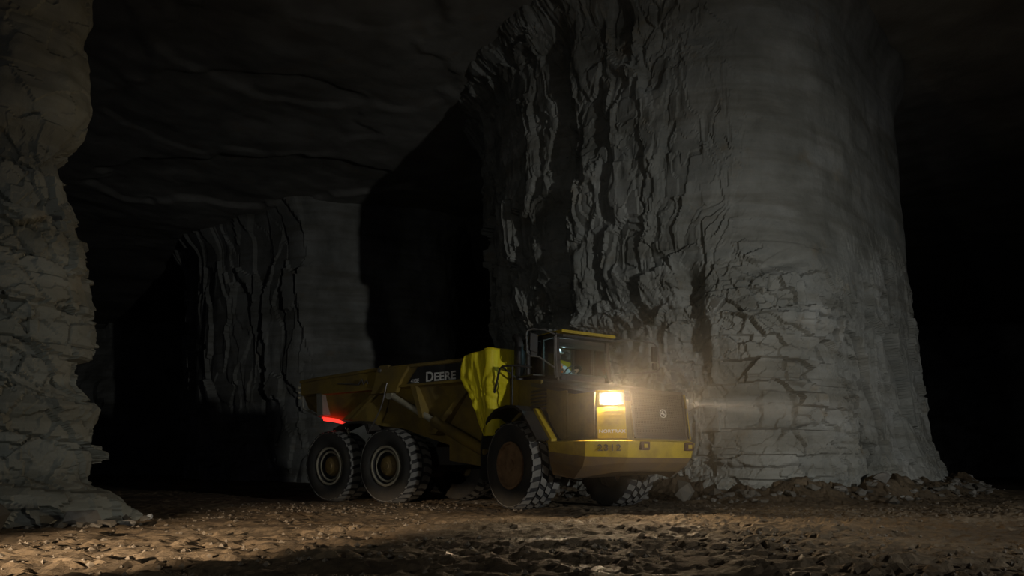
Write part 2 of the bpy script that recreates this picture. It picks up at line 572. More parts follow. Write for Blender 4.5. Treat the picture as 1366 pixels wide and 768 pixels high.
def pillar_far():
    plan = [(-22, 52), (-18.5, 46), (-14, 43.0), (-10.6, 41.0), (-7.0, 42.0), (-3.5, 44.5), (-3.5, 52)]
    s, q, nrm = polyline(plan, 0.10)
    z = np.arange(-0.3, ROOF + 0.7, 0.11)
    S, Zg = np.meshgrid(s, z)
    QX, QY = np.meshgrid(q[:, 0], z)[0], np.meshgrid(q[:, 1], z)[0]
    NX, NY = np.meshgrid(nrm[:, 0], z)[0], np.meshgrid(nrm[:, 1], z)[0]
    wx = S + 0.5 * fbm(S * 0.6, Zg * 0.3, S * 0, 3, 401)
    c1, _ = facets(wx * 0.7, Zg * 0.16, 410, 1.4)
    c2, _ = facets(wx * 1.1, Zg * 0.35, 420, 1.4)
    sc = s[np.argmin(np.hypot(q[:, 0] + 10.6, q[:, 1] - 41.0))]
    rough = 1 - sstep(-0.6, 0.3, S - sc)
    d = rough * (0.42 * c1 + 0.25 * c2) + (1 - rough) * 0.12 * fbm(S * 0.6, Zg * 0.4, S * 0, 4, 430)
    d += 0.8 * sstep(12.8, 15.2, Zg) ** 2
    return tag(grid_object('wall_back', QX + NX * d, QY + NY * d, Zg, M_rock), kind='structure')


def wall_far():
    x = np.arange(-75, 60, 0.6)
    z = np.arange(-0.5, ROOF + 1, 0.5)
    X, Zg = np.meshgrid(x, z)
    Y = 74 + 0.012 * (X - 5) ** 2 * 0 + 1.4 * fbm(X * 0.15, Zg * 0.15, X * 0, 4, 501) + 0.8 * facets(X * 0.3, Zg * 0.2, 510, 1.2)[0]
    return tag(grid_object('wall_far', X, Y, Zg, M_rock), kind='structure')


def wall_end(name, x0, sd):
    y = np.arange(8, 78, 0.6)
    z = np.arange(-0.5, ROOF + 1, 0.5)
    Y, Zg = np.meshgrid(y, z)
    X = x0 + 1.4 * fbm(Y * 0.15, Zg * 0.15, Y * 0, 4, sd) + 0.8 * facets(Y * 0.3, Zg * 0.2, sd + 9, 1.2)[0]
    return tag(grid_object(name, X, Y, Zg, M_rock), kind='structure')


def ceiling():
    x = np.concatenate([np.arange(-60, -24, 1.0), np.arange(-24, 22, 0.14), np.arange(22, 60, 1.0)])
    y = np.concatenate([np.arange(-6, 12, 1.0), np.arange(12, 50, 0.14), np.arange(50, 78, 0.8)])
    X, Y = np.meshgrid(x, y)
    Zc = ROOF + 0.20 * fbm(X * 0.16, Y * 0.16, X * 0, 5, 601) + 0.018 * fbm(X * 0.8, Y * 0.8, X * 0, 3, 611)
    # roof breaks: thin beds have dropped out and left curved, raised steps
    for (cx, cy, rx, ry, h, sd) in ((-6.5, 26.0, 4.6, 4.2, 0.28, 620), (-11, 31, 5.5, 3.6, 0.24, 630), (-12.5, 37.5, 7.0, 3.4, 0.55, 640), (-4.2, 22.5, 3.0, 2.2, 0.18, 650), (-16, 24, 4, 5, 0.25, 660), (9, 20, 6, 2.4, 0.25, 670)):
        r = np.hypot((X - cx) / rx, (Y - cy) / ry) + 0.22 * fbm(X * 0.35, Y * 0.35, X * 0, 4, sd)
        Zc += 0.4 * h * (1 - sstep(0.94, 1.04, r))
    return tag(grid_object('ceiling', X, Y, Zc, M_ceiling, True), kind='structure')


FOOT = [(0.6, 26.0), (1.5, 24.0), (4.1, 21.2), (7.0, 20.4), (10.6, 22.3), (14.2, 25.8), (16.3, 29.2)]
FOOT_S, FOOT_Q, FOOT_N = polyline(FOOT, 0.25)


def floor_height(X, Y):
    h = 0.045 * fbm(X * 0.3, Y * 0.3, X * 0, 4, 701) + 0.022 * fbm(X * 1.6, Y * 1.6, X * 0, 4, 711)
    # flatten under the truck
    flat = np.exp(-(((X - 0.2) / 4.6) ** 2 + ((Y - 17.6) / 3.4) ** 2) ** 2)
    h = h * (1 - 0.9 * flat)
    # wheel ruts crossing in front of the truck
    for (x0, y0, dx, dy, w, dp, sd) in ((0, 12.6, 1, 0.02, 0.24, 0.05, 1), (0, 10.4, 1, 0.03, 0.26, 0.06, 2), (0, 8.3, 1, -0.10, 0.25, 0.05, 3), (0, 7.2, 1, -0.06, 0.25, 0.05, 4), (0, 6.1, 1, 0.08, 0.22, 0.05, 5)):
        n = math.hypot(dx, dy)
        t = ((X - x0) * -dy + (Y - y0) * dx) / n + 0.35 * vnoise(X * 0.22, X * 0, X * 0, 720 + sd)
        g = np.exp(-(t / w) ** 2)
        lug = 0.5 + 0.5 * np.sin((X + 0.6 * np.abs(t)) * 27)
        h += -dp * g + 0.5 * dp * np.exp(-((np.abs(t) - 1.6 * w) / (0.5 * w)) ** 2) + 0.022 * g * lug
    # bank of dark muck against the foot of the central pillar
    m = (X > -3) & (X < 21) & (Y > 16) & (Y < 34)
    if m.any():
        xs, ys = X[m], Y[m]
        sd = np.full(xs.shape, 99.0)
        for q, nn in zip(FOOT_Q + np.array([0.25, 0]), FOOT_N):
            dx, dy = xs - q[0], ys - q[1]
            sd = np.minimum(sd, np.hypot(dx, dy))
        rough = 0.75 + 0.45 * vnoise(xs * 0.8, ys * 0.8, xs * 0, 761) + 0.2 * vnoise(xs * 2.3, ys * 2.3, xs * 0, 762)
        bank = 0.58 * rough * np.exp(-(np.maximum(sd - 0.35, 0) / 0.75) ** 2) * (1 - 0.7 * np.exp(-((xs - 2.4) / 1.6) ** 2))
        bank += 0.14 * facets(xs * 2.6, ys * 2.6, 770, 1.4)[0] * np.exp(-(sd / 1.3) ** 2)
        h = h.copy()
        h[m] += np.maximum(bank, 0)
    # floor lifts away from the haul road towards the left rear
    h += 0.25 * sstep(22, 60, Y) * (1 - sstep(-6, 4, X))
    return h


def floor_():
    x = np.concatenate([np.arange(-60, -14, 1.0), np.arange(-14, 16, 0.055), np.arange(16, 60, 1.0)])
    y = np.concatenate([np.arange(-8, 4.5, 0.6), np.arange(4.5, 17.5, 0.055), np.arange(17.5, 30, 0.13), np.arange(30, 78, 0.8)])
    X, Y = np.meshgrid(x, y)
    Z = floor_height(X, Y)
    near = (np.abs(X) < 16) & (Y > 4) & (Y < 30)
    c, e = facets(X * 6.5, Y * 6.5, 731, 1.3)
    patch = sstep(-0.1, 0.5, fbm(X * 0.4, Y * 0.4, X * 0, 3, 741))
    Z = Z + np.where(near, (0.022 + 0.03 * patch) * c + 0.016 * fbm(X * 7, Y * 7, X * 0, 2, 751), 0)
    return tag(grid_object('floor', X, Y, Z, M_floor), kind='structure')


def fh(x, y):
    return float(floor_height(np.array([float(x)]), np.array([float(y)]))[0])


pillar_main()
pillar_left()
pillar_far()
wall_far()
wall_end('wall_far_right', 56, 521)
wall_end('wall_far_left', -56, 541)
ceiling()
floor_()


# ------------------------------------------------------------------ loose stone
def hull_mesh(name, seed, squash=(1, 0.8, 0.62), n=16):
    rnd = random.Random(seed)
    bm = bmesh.new()
    for _ in range(n):
        v = Vector((rnd.gauss(0, 1), rnd.gauss(0, 1), rnd.gauss(0, 1))).normalized()
        k = rnd.uniform(0.8, 1.05)
        bm.verts.new((v.x * squash[0] * k * 0.5, v.y * squash[1] * k * 0.5, v.z * squash[2] * k * 0.5))
    r = bmesh.ops.convex_hull(bm, input=bm.verts)
    bmesh.ops.delete(bm, geom=[g for g in r['geom_interior'] if isinstance(g, bmesh.types.BMVert)], context='VERTS')
    me = bpy.data.meshes.new(name)
    bm.to_mesh(me)
    bm.free()
    me.materials.append(M_stone)
    return me


stone_meshes = [hull_mesh('stone', i, random.choice([(1, .8, .6), (1, .7, .45), (1, .9, .75), (1, .6, .5)])) for i in range(9)]


def stone(x, y, size, label, group=None, mesh=None, sink=0.30, zoff=0.0, rz=None):
    me = mesh or random.choice(stone_meshes)
    o = bpy.data.objects.new('stone', me)
    C.objects.link(o)
    o.scale = (size,) * 3
    o.rotation_euler = (random.uniform(-.35, .35), random.uniform(-.35, .35), random.uniform(0, 6.28) if rz is None else rz)
    zz = [v.co.z for v in me.vertices]
    o.location = (x, y, fh(x, y) + zoff - min(zz) * size * (1 - sink))
    tag(o, label, 'stone', group)
    return o

# rubble along the foot of the central pillar
foot_s, foot_q, foot_n = polyline([(1.5, 24.0), (4.1, 21.2), (7.0, 20.4), (10.6, 22.3), (14.2, 25.8), (16.3, 29.2)], 0.1)
ZONES = ('behind the dump truck', 'just right of the truck grille', 'below the cracked slabs right of centre', 'at the far right end')
for k in range(190):
    i = random.randrange(len(foot_s))
    off = 0.62 + abs(random.gauss(0, 0.55))
    p = foot_q[i] + foot_n[i] * off
    size = random.choice([0.14, 0.17, 0.2, 0.24, 0.3, 0.38]) * random.uniform(0.8, 1.25)
    px = 683 + 1024 * (p[0] + 0.2) / p[1]
    zn = 0 if px < 905 else 1 if px < 1030 else 2 if px < 1170 else 3
    stone(p[0] + 0.2, p[1], size, 'broken grey limestone in the central pillar rubble, ' + ZONES[zn], 'central pillar rubble ' + ZONES[zn], zoff=0.0)
# rubble and gravel at the foot of the left pillar
for k in range(85):
    x = random.uniform(-9.6, -5.9)
    y = 11.2 - 0.9 * abs(random.gauss(0, 0.7)) if x < -7.4 else random.uniform(11.0, 13.0)
    size = random.choice([0.08, 0.1, 0.13, 0.17, 0.24]) * random.uniform(0.8, 1.25)
    stone(x, y, size, 'small grey limestone in the rubble heap below the left rock wall', 'rubble at the foot of the left wall')
o = stone(-6.28, 13.3, 0.14, 'pale white stone lying alone on the floor to the right of the left rock wall', mesh=hull_mesh('stone', 50, (1, .9, .85)), sink=0.1)
o.data.materials[0] = M_pale
stone(-7.55, 10.75, 0.95, 'largest slumped boulder at the front corner of the left rock wall', mesh=hull_mesh('stone', 51, (1, .9, .75), 22), rz=0.4)
stone(-6.6, 11.75, 0.62, 'rounded boulder at the right end of the heap below the left rock wall', mesh=hull_mesh('stone', 52, (1, .9, .62), 22), rz=1.1)
stone(-8.6, 10.75, 0.34, 'light block at the left frame edge in the heap below the left rock wall', mesh=hull_mesh('stone', 53, (1, .8, .7)), rz=0.2)
stone(10.05, 20.9, 0.62, 'palest and largest block in the rubble below the slabs of the central pillar', mesh=hull_mesh('stone', 54, (1, .7, .6)), rz=0.5)
stone(4.35, 19.55, 0.85, 'large pale block between the far front wheel and the central pillar', mesh=hull_mesh('stone', 55, (1, .8, .75)), rz=0.9)


def scatter_gravel():
    """small loose gravel nobody could count: one object"""
    rnd = np.random.default_rng(5)
    N = 15000
    x = rnd.uniform(-11, 12, N)
    y = 5.5 + 13 * rnd.random(N)
    dens = fbm(x * 0.5, y * 0.5, x * 0, 3, 801) + 0.8 * np.exp(-((x + 6) / 4.0) ** 2)
    keep = (dens > 0.0) & ~((x < -6.3) & (y > 10.9))
    x, y = x[keep], y[keep]
    n = len(x)
    h = floor_height(x, y)
    size = 0.008 + 0.04 * rnd.random(n) ** 5
    base = np.array([(1, 0, 0), (-1, 0, 0), (0, 1, 0), (0, -1, 0), (0, 0, 1), (0, 0, -1), (.7, .7, .4), (-.6, .7, -.4)], float)
    tri = [(0, 6, 4), (6, 2, 4), (2, 1, 4), (1, 3, 4), (3, 0, 4), (0, 2, 6), (2, 0, 5), (1, 2, 5), (3, 1, 5), (0, 3, 5)]
    V, F = [], []
    for k in range(n):
        a = rnd.random() * 6.28
        c, s_ = math.cos(a), math.sin(a)
        p = base[:6].copy() * rnd.uniform(0.6, 1.1, (6, 3))
        p = np.stack([p[:, 0] * c - p[:, 1] * s_, p[:, 0] * s_ + p[:, 1] * c, p[:, 2] * 0.7], 1) * size[k]
        b = len(V)
        V += [tuple(q) for q in (p + (x[k], y[k], h[k] + size[k] * 0.35))]
        F += [(b + i, b + j, b + l) for i, j, l in ((0, 2, 4), (2, 1, 4), (1, 3, 4), (3, 0, 4), (2, 0, 5), (1, 2, 5), (3, 1, 5), (0, 3, 5))]
    me = bpy.data.meshes.new('gravel')
    me.from_pydata(V, [], F)
    me.materials.append(M_gravel)
    o = bpy.data.objects.new('gravel', me)
    C.objects.link(o)
    tag(o, 'fine loose gravel scattered over the muddy haul road', 'gravel', kind='stuff')


scatter_gravel()

# ------------------------------------------------------------------ the articulated dump truck
YEL = (0.52, 0.37, 0.012)
M_yel = paint('machine_yellow', YEL, 0.42, 0.45)
M_yeld = paint('dusty_yellow', (0.27, 0.185, 0.022), 0.6, 0.8, (0.12, 0.09, 0.04), scale=1.6, spread=(0.25, 0.62))
M_mud = paint('muddy_guard', (0.20, 0.12, 0.03), 0.7, 0.9, (0.15, 0.10, 0.06), scale=2.2, spread=(0.3, 0.6))
M_blk = paint('black_steel', (0.025, 0.024, 0.024), 0.5, 0.6, (0.06, 0.045, 0.03))
M_hood = paint('hood_black', (0.035, 0.03, 0.027), 0.42, 0.7, (0.10, 0.075, 0.05), scale=1.5)
M_frame = paint('frame_steel', (0.04, 0.036, 0.033), 0.7, 0.7, (0.07, 0.05, 0.035))
M_rub = plain('tire_rubber', (0.028, 0.027, 0.027), 0.85)
M_side = paint('tire_sidewall', (0.035, 0.034, 0.033), 0.85, 0.8, (0.075, 0.065, 0.05), scale=2)
M_tread = paint('dusty_tread', (0.20, 0.195, 0.18), 0.9, 0.7, (0.11, 0.10, 0.085), scale=5)
M_rimf = paint('rim_brown', (0.27, 0.165, 0.085), 0.7, 0.8, (0.12, 0.07, 0.035))
M_rimr = paint('rim_grey', (0.36, 0.33, 0.25), 0.65, 0.6, (0.13, 0.10, 0.06))
M_hub = paint('hub_ochre', (0.22, 0.15, 0.05), 0.55, 0.7, (0.10, 0.07, 0.04))
M_band = paint('decal_black', (0.018, 0.018, 0.02), 0.5, 0.4, (0.05, 0.045, 0.035))
M_txt = plain('decal_white', (0.62, 0.62, 0.60), 0.6)
M_stencil = plain('stencil_black', (0.03, 0.02, 0.015), 0.7)
M_chrome = plain('chrome', (0.75, 0.74, 0.72), 0.18, 1.0)
M_pipe = plain('grey_tube', (0.16, 0.15, 0.14), 0.45, 0.4)
M_rod = paint('rod_steel', (0.36, 0.34, 0.26), 0.4, 0.5, (0.16, 0.13, 0.06))
M_glass = glass_mat('cab_glass')
M_lens = glow('headlight_lens', (1.0, 0.76, 0.48), 1050)
M_lens_far = glow('headlight_lens_far', (1.0, 0.78, 0.50), 200)
M_red = glow('red_tail_glow', (1.0, 0.03, 0.02), 2.2)
M_cap = glow('cap_lamp_lens', (0.75, 0.9, 1.0), 3.0)
M_brush = paint('dusty_plate', (0.20, 0.195, 0.165), 0.7, 0.5, (0.12, 0.10, 0.07))
M_dkred = plain('hook_brown', (0.06, 0.02, 0.012), 0.7)
M_seat = plain('seat_fabric', (0.05, 0.05, 0.055), 0.9)

PHI = math.radians(57)
HINGE = (0.612, 17.96)
truck = bpy.data.objects.new('dump_truck', None)
truck.location = (HINGE[0], HINGE[1], 0.0)
truck.rotation_euler = (0, 0, -PHI)
C.objects.link(truck)
tag(truck, 'yellow six-wheeled articulated dump truck with one headlight lit, turning on the mine floor', 'dump truck')
MF = Matrix.Translation((1.3, 0, 0))                                          # tractor frame: origin below the front axle
MR = Matrix.Rotation(math.radians(20), 4, 'Z') @ Matrix.Translation((-3.4, 0, 0))   # trailer frame: origin below the middle axle
TW = Matrix.Translation(truck.location) @ Matrix.Rotation(-PHI, 4, 'Z')


def text(name, body, size, mat4, frame, mat, parent, align='CENTER', bold=0.0, sx=1.0, space=1.0, depth=0.004):
    c = bpy.data.curves.new(name, 'FONT')
    c.body = body
    c.size = size
    c.align_x = align
    c.align_y = 'CENTER'
    c.extrude = depth
    c.offset = bold
    c.space_character = space
    o = bpy.data.objects.new(name, c)
    C.objects.link(o)
    dg = bpy.context.evaluated_depsgraph_get()
    me = bpy.data.meshes.new_from_object(o.evaluated_get(dg))
    bpy.data.objects.remove(o)
    bpy.data.curves.remove(c)
    me.transform(Matrix.Diagonal((sx, 1, 1, 1)))
    me.transform(frame @ mat4)
    me.materials.clear()
    me.materials.append(mat)
    me.name = name
    o = bpy.data.objects.new(name, me)
    C.objects.link(o)
    o.parent = parent
    return o


def basis(loc, x, z):
    """matrix whose x axis is x, y axis is z (up on the plate)"""
    x, y = Vector(x).normalized(), Vector(z).normalized()
    n = x.cross(y).normalized()
    y = n.cross(x)
    return Matrix(((x.x, y.x, n.x, loc[0]), (x.y, y.y, n.y, loc[1]), (x.z, y.z, n.z, loc[2]), (0, 0, 0, 1)))


# ---- wheels
def tire_mesh(front):
    m = MB()
    R, W = 0.90, 0.36
    prof = [(0.49, -0.27), (0.54, -0.335), (0.66, -0.375), (0.78, -0.375), (0.858, -0.352), (0.868, -0.36), (0.876, -0.35), (0.892, -0.325), (0.90, -0.2), (0.902, 0), (0.90, 0.2), (0.892, 0.325), (0.86, 0.352), (0.78, 0.375), (0.66, 0.375), (0.54, 0.335), (0.49, 0.27)]
    n = 64
    rings = []
    for r, t in prof:
        rings.append([(r * math.cos(2 * PI * k / n), t, r * math.sin(2 * PI * k / n)) for k in range(n)])
    m.loft(rings[:5], 1, False, True)
    m.loft(rings[4:8], 2, False, True)
    m.loft(rings[7:12], 0, False, True)
    m.loft(rings[11:], 1, False, True)
    N = 24 if front else 27
    pitch = 2 * PI / N
    # lug rows in (angle in pitches, width): outer shoulder, two centre rows, inner shoulder
    if front:
        lugs = [[(0.04, -.365), (0.62, -.365), (0.90, -.18), (0.26, -.18)],
                [(0.62, -.155), (1.28, -.155), (0.86, .0), (0.20, .0)],
                [(0.80, .02), (1.46, .02), (1.08, .155), (0.44, .155)],
                [(0.10, .175), (0.70, .175), (0.5, .365), (-0.06, .365)]]
    else:
        lugs = [[(0.0, -.365), (0.66, -.365), (1.0, -.15), (0.92, -.02), (0.30, -.02), (0.36, -.15)],
                [(0.80, .02), (1.42, .02), (1.5, .15), (1.16, .365), (0.5, .365), (0.86, .15)]]
    for k in range(N):
        for lug in lugs:
            top, bot = [], []
            for a, t in lug:
                ang = (k + a) * pitch
                crown = 0.938 - 0.035 * (abs(t) / 0.36) ** 2.5
                ins = 0.94
                ca = sum(p[0] for p in lug) / len(lug); ct = sum(p[1] for p in lug) / len(lug)
                at = (k + ca + (a - ca) * 0.93) * pitch
                top.append((crown * math.cos(at), ct + (t - ct) * 0.95, crown * math.sin(at)))
                bot.append((0.87 * math.cos(ang), t, 0.87 * math.sin(ang)))
            q = len(lug)
            vs = bot + top
            fs = [(i, (i + 1) % q, q + (i + 1) % q, q + i) for i in range(q)]
            b = len(m.v)
            m.add(vs, fs, 0)
            m.add([vs[q + i] for i in range(q)], [list(range(q))], 2)
    return m


tire_front = tire_mesh(True)
tire_rear = tire_mesh(False)


def rim_mesh(front):
    m = MB()
    if front:
        m.lathe([(0.50, -0.30), (0.50, -0.345), (0.455, -0.35), (0.44, -0.30), (0.36, -0.27), (0.345, -0.17), (0.30, -0.16), (0.0, -0.16)], 0, 48)
        for k in range(16):
            a = 2 * PI * k / 16
            m.cyl((0.40 * math.cos(a), -0.30, 0.40 * math.sin(a)), (0.40 * math.cos(a), -0.265, 0.40 * math.sin(a)), 0.018, 0, 6)
    else:
        pr = [(0.50, -0.29), (0.50, -0.35), (0.47, -0.355), (0.44, -0.33), (0.435, -0.22), (0.405, -0.21), (0.40, -0.285), (0.375, -0.295), (0.345, -0.28), (0.34, -0.17), (0.29, -0.14), (0.0, -0.12)]
        m.lathe(pr[:4], 0, 48, cap=False)
        m.lathe(pr[3:7], 1, 48, cap=False)  # recess shade put into the colour: grooves and inner well use the dark material
        m.lathe(pr[6:9], 0, 48, cap=False)
        m.lathe(pr[8:], 1, 48, cap=False)
    return m


def hub_mesh(front):
    m = MB()
    if front:
        m.lathe([(0.30, -0.15), (0.29, -0.25), (0.25, -0.29), (0.13, -0.30), (0.12, -0.34), (0.0, -0.345)], 0, 36)
        for k in range(10):
            a = 2 * PI * k / 10
            m.cyl((0.21 * math.cos(a), -0.31, 0.21 * math.sin(a)), (0.21 * math.cos(a), -0.28, 0.21 * math.sin(a)), 0.016, 0, 6)
    else:
        m.lathe([(0.27, -0.10), (0.265, -0.22), (0.235, -0.27), (0.17, -0.30), (0.10, -0.31), (0.09, -0.335), (0.0, -0.34)], 0, 36)
        for k in range(8):
            a = 2 * PI * k / 8
            m.cyl((0.20 * math.cos(a), -0.30, 0.20 * math.sin(a)), (0.20 * math.cos(a), -0.27, 0.20 * math.sin(a)), 0.02, 0, 6)
    return m


proto = {}
for fr in (True, False):
    t = (tire_front if fr else tire_rear).build('tire', [M_rub, M_side, M_tread], truck)
    r = rim_mesh(fr).build('rim', [M_rimf if fr else M_rimr, M_rub], t)
    h = hub_mesh(fr).build('hub', M_rimf if fr else M_hub, t)
    proto[fr] = (t, r, h)

first = {True: True, False: True}
for fr, u, side in ((True, 0, -1), (True, 0, 1), (False, 0, -1), (False, -2.1, -1), (False, 0, 1), (False, -2.1, 1)):
    T = (MF if fr else MR) @ Matrix.Translation((u, side * 1.30, 0.925)) @ Matrix.Rotation(random.uniform(0, 1), 4, 'Y') @ Matrix.Rotation(0 if side < 0 else PI, 4, 'Z')
    if first[fr]:
        first[fr] = False
        proto[fr][0].matrix_local = T
        continue
    t = proto[fr][0].copy()
    C.objects.link(t)
    t.parent = truck
    t.matrix_local = T
    for ch in proto[fr][1:]:
        c = ch.copy()
        C.objects.link(c)
        c.parent = t


def part(mb, name, mat, frame, parent=truck, label=None):
    o = mb.build(name, mat, parent, frame)
    if label:
        o['label'] = label
    return o


# ---- tractor: frame and axle
m = MB()
m.box((-1.5, -0.42, 0.75), (1.7, 0.42, 1.25), bev=0.04)
m.box((-1.45, -0.30, 0.6), (-1.0, 0.30, 1.5), bev=0.04)
for sv in (-1, 1):
    m.box((-1.2, sv * 0.55, 1.0), (1.3, sv * 0.75, 1.3), bev=0.03)
part(m, 'front_frame', M_frame, MF)
m = MB()
m.tube([(0, -1.15, .925), (0, -0.4, .925), (0, -0.28, .925), (0, 0.28, .925), (0, 0.4, .925), (0, 1.15, .925)], [0.16, 0.16, 0.3, 0.3, 0.16, 0.16], 0, 20)
part(m, 'front_axle', M_frame, MF)

# ---- bumper: clean band, then the muddy belly guard below it
def ring(pts, z):
    return [(p[0], p[1], z) for p in pts]
outer = [(1.10, -1.44), (2.18, -1.36), (2.68, -0.74), (2.71, 0.1), (2.68, 0.94), (2.18, 1.52), (1.10, 1.58)]
lower = [(1.10, -1.42), (2.12, -1.32), (2.64, -0.72), (2.67, 0.1), (2.64, 0.92), (2.12, 1.48), (1.10, 1.56)]
m = MB()
zlow = [1.20, 1.09, 1.07, 1.07, 1.07, 1.09, 1.20]
inn = [(p[0] - 0.06, p[1] * 0.97) for p in outer]
m.loft([ring([(p[0] * 0.6, p[1] * 0.9) for p in outer], 1.385), ring(inn, 1.40), ring(outer, 1.375), [(p[0], p[1], z) for p, z in zip(lower, zlow)]], 0, True)
bumper = part(m, 'bumper', M_yel, MF)
m = MB()
belly = [(1.16, -1.36, .74), (1.62, -1.20, .66), (2.32, -0.68, .80), (2.40, 0.1, .84), (2.32, 0.86, .80), (1.62, 1.36, .66), (1.16, 1.44, .74)]
mid = [(1.12, -1.41, 1.0), (2.0, -1.28, .90), (2.56, -0.71, .97), (2.59, 0.1, .98), (2.56, 0.9, .97), (2.0, 1.44, .90), (1.12, 1.52, 1.0)]
m.loft([[(p[0], p[1], z) for p, z in zip(lower, zlow)], mid, belly], 0, True)
part(m, 'belly_guard', M_mud, MF)
for v0 in (-0.36, 0.80):
    m = MB()
    m.box((2.62, v0 - 0.105, 1.21), (2.735, v0 + 0.105, 1.37), bev=0.012)
    hk = part(m, 'tow_eye', M_dkred, MF, bumper, 'dark brown tow eye')
    m = MB()
    m.box((2.73, v0 - 0.045, 1.255), (2.745, v0 + 0.05, 1.325))
    part(m, 'tow_pin', M_yel, MF, hk)
ch = Vector((2.68 - 2.18, -0.74 + 1.36, 0)).normalized()
text('stencilled_number', '2312', 0.172, basis((2.475, -1.028, 1.245), ch, (-0.05, 0, 1)), MF, M_stencil, bumper, sx=1.15, space=1.15, bold=0.002, depth=0.006)

# ---- hood
def hood_ring(k, inset, dz):
    base = [(-0.1, -1.03), (1.2, -1.05), (2.16, -1.09), (2.50, -0.66), (2.57, 0.12), (2.50, 0.95), (2.05, 1.26), (1.2, 1.24), (-0.1, 1.2)]
    return base
def hood_z(u):
    return 2.86 - 0.185 * (u + 0.5)
H0 = [(-0.1, -1.03), (1.2, -1.05), (2.20, -1.09), (2.58, -0.66), (2.63, 0.12), (2.58, 0.95), (2.08, 1.28), (1.2, 1.24), (-0.1, 1.2)]
H1 = [(-0.1, -1.03), (1.2, -1.04), (2.10, -1.05), (2.44, -0.62), (2.48, 0.12), (2.44, 0.90), (1.98, 1.23), (1.2, 1.22), (-0.1, 1.2)]
m = MB()
m.loft([[(p[0], p[1], 1.40) for p in H0], [(p[0], p[1], hood_z(p[0]) - 0.10) for p in H1]], 0, False)
hood = part(m, 'hood', M_yeld, MF)
m = MB()
H2 = [(-0.1, -0.95), (1.2, -0.96), (2.02, -0.95), (2.33, -0.55), (2.36, 0.12), (2.33, 0.82), (2.02, 1.15), (1.2, 1.13), (-0.1, 1.12)]
H3 = [(-0.1, -0.6), (1.0, -0.6), (1.7, -0.55), (1.9, -0.35), (1.95, 0.12), (1.9, 0.6), (1.7, 0.75), (1.0, 0.8), (-0.1, 0.8)]
H1b = [(p[0] + 0.012, p[1] * 1.012) for p in H1]
m.loft([[(p[0], p[1], hood_z(p[0]) - 0.17) for p in H1b], [(p[0], p[1], hood_z(p[0]) - 0.09) for p in H1b], [(p[0], p[1], hood_z(p[0]) - 0.02) for p in H2], [(p[0], p[1], hood_z(p[0]) + 0.05) for p in H3]], 0, True)
part(m, 'hood_top', M_hood, MF, hood)
# side doors and louvres
m = MB()
m.box((0.62, -1.085, 1.46), (1.24, -1.03, 2.42), bev=0.015)
d1 = part(m, 'engine_door', M_yeld, MF, hood)
m = MB()
m.box((1.28, -1.10, 1.46), (2.12, -1.035, 2.32), bev=0.015)
part(m, 'engine_door', M_yeld, MF, hood)
for k in range(7):
    m = MB()
    z = 2.02 + k * 0.075
    m.prism([(-1.09, z), (-1.04, z + 0.05), (-1.04, z)], -0.05, 0.5, 'u')
    part(m, 'louver_slat', M_hood, MF, hood)
# rear side skirt of the tractor
m = MB()
m.prism([(-1.12, 1.75), (-0.1, 2.2), (0.3, 2.2), (0.3, 2.72), (-0.1, 2.76), (-1.12, 2.86)], -1.04, -0.98, 'v', bev=0.01)
part(m, 'side_panel', M_yeld, MF)
m = MB()
m.prism([(-1.12, 1.75), (0.3, 2.2), (0.3, 2.72), (-1.12, 2.86)], 1.12, 1.18, 'v', bev=0.01)
part(m, 'side_panel', M_yeld, MF)
m = MB()
m.box((-1.15, -1.04, 2.84), (0.0, -0.72, 2.875), bev=0.01)
m.box((-1.15, 0.70, 2.84), (0.0, 1.18, 2.875), bev=0.01)
m.box((-1.15, -1.04, 2.70), (-0.86, 1.18, 2.86), bev=0.01)
part(m, 'walkway', M_hood, MF)
m = MB()
m.box((-1.18, -0.95, 1.25), (-1.08, 1.1, 2.70), bev=0.02)
part(m, 'rear_bulkhead', M_blk, MF)

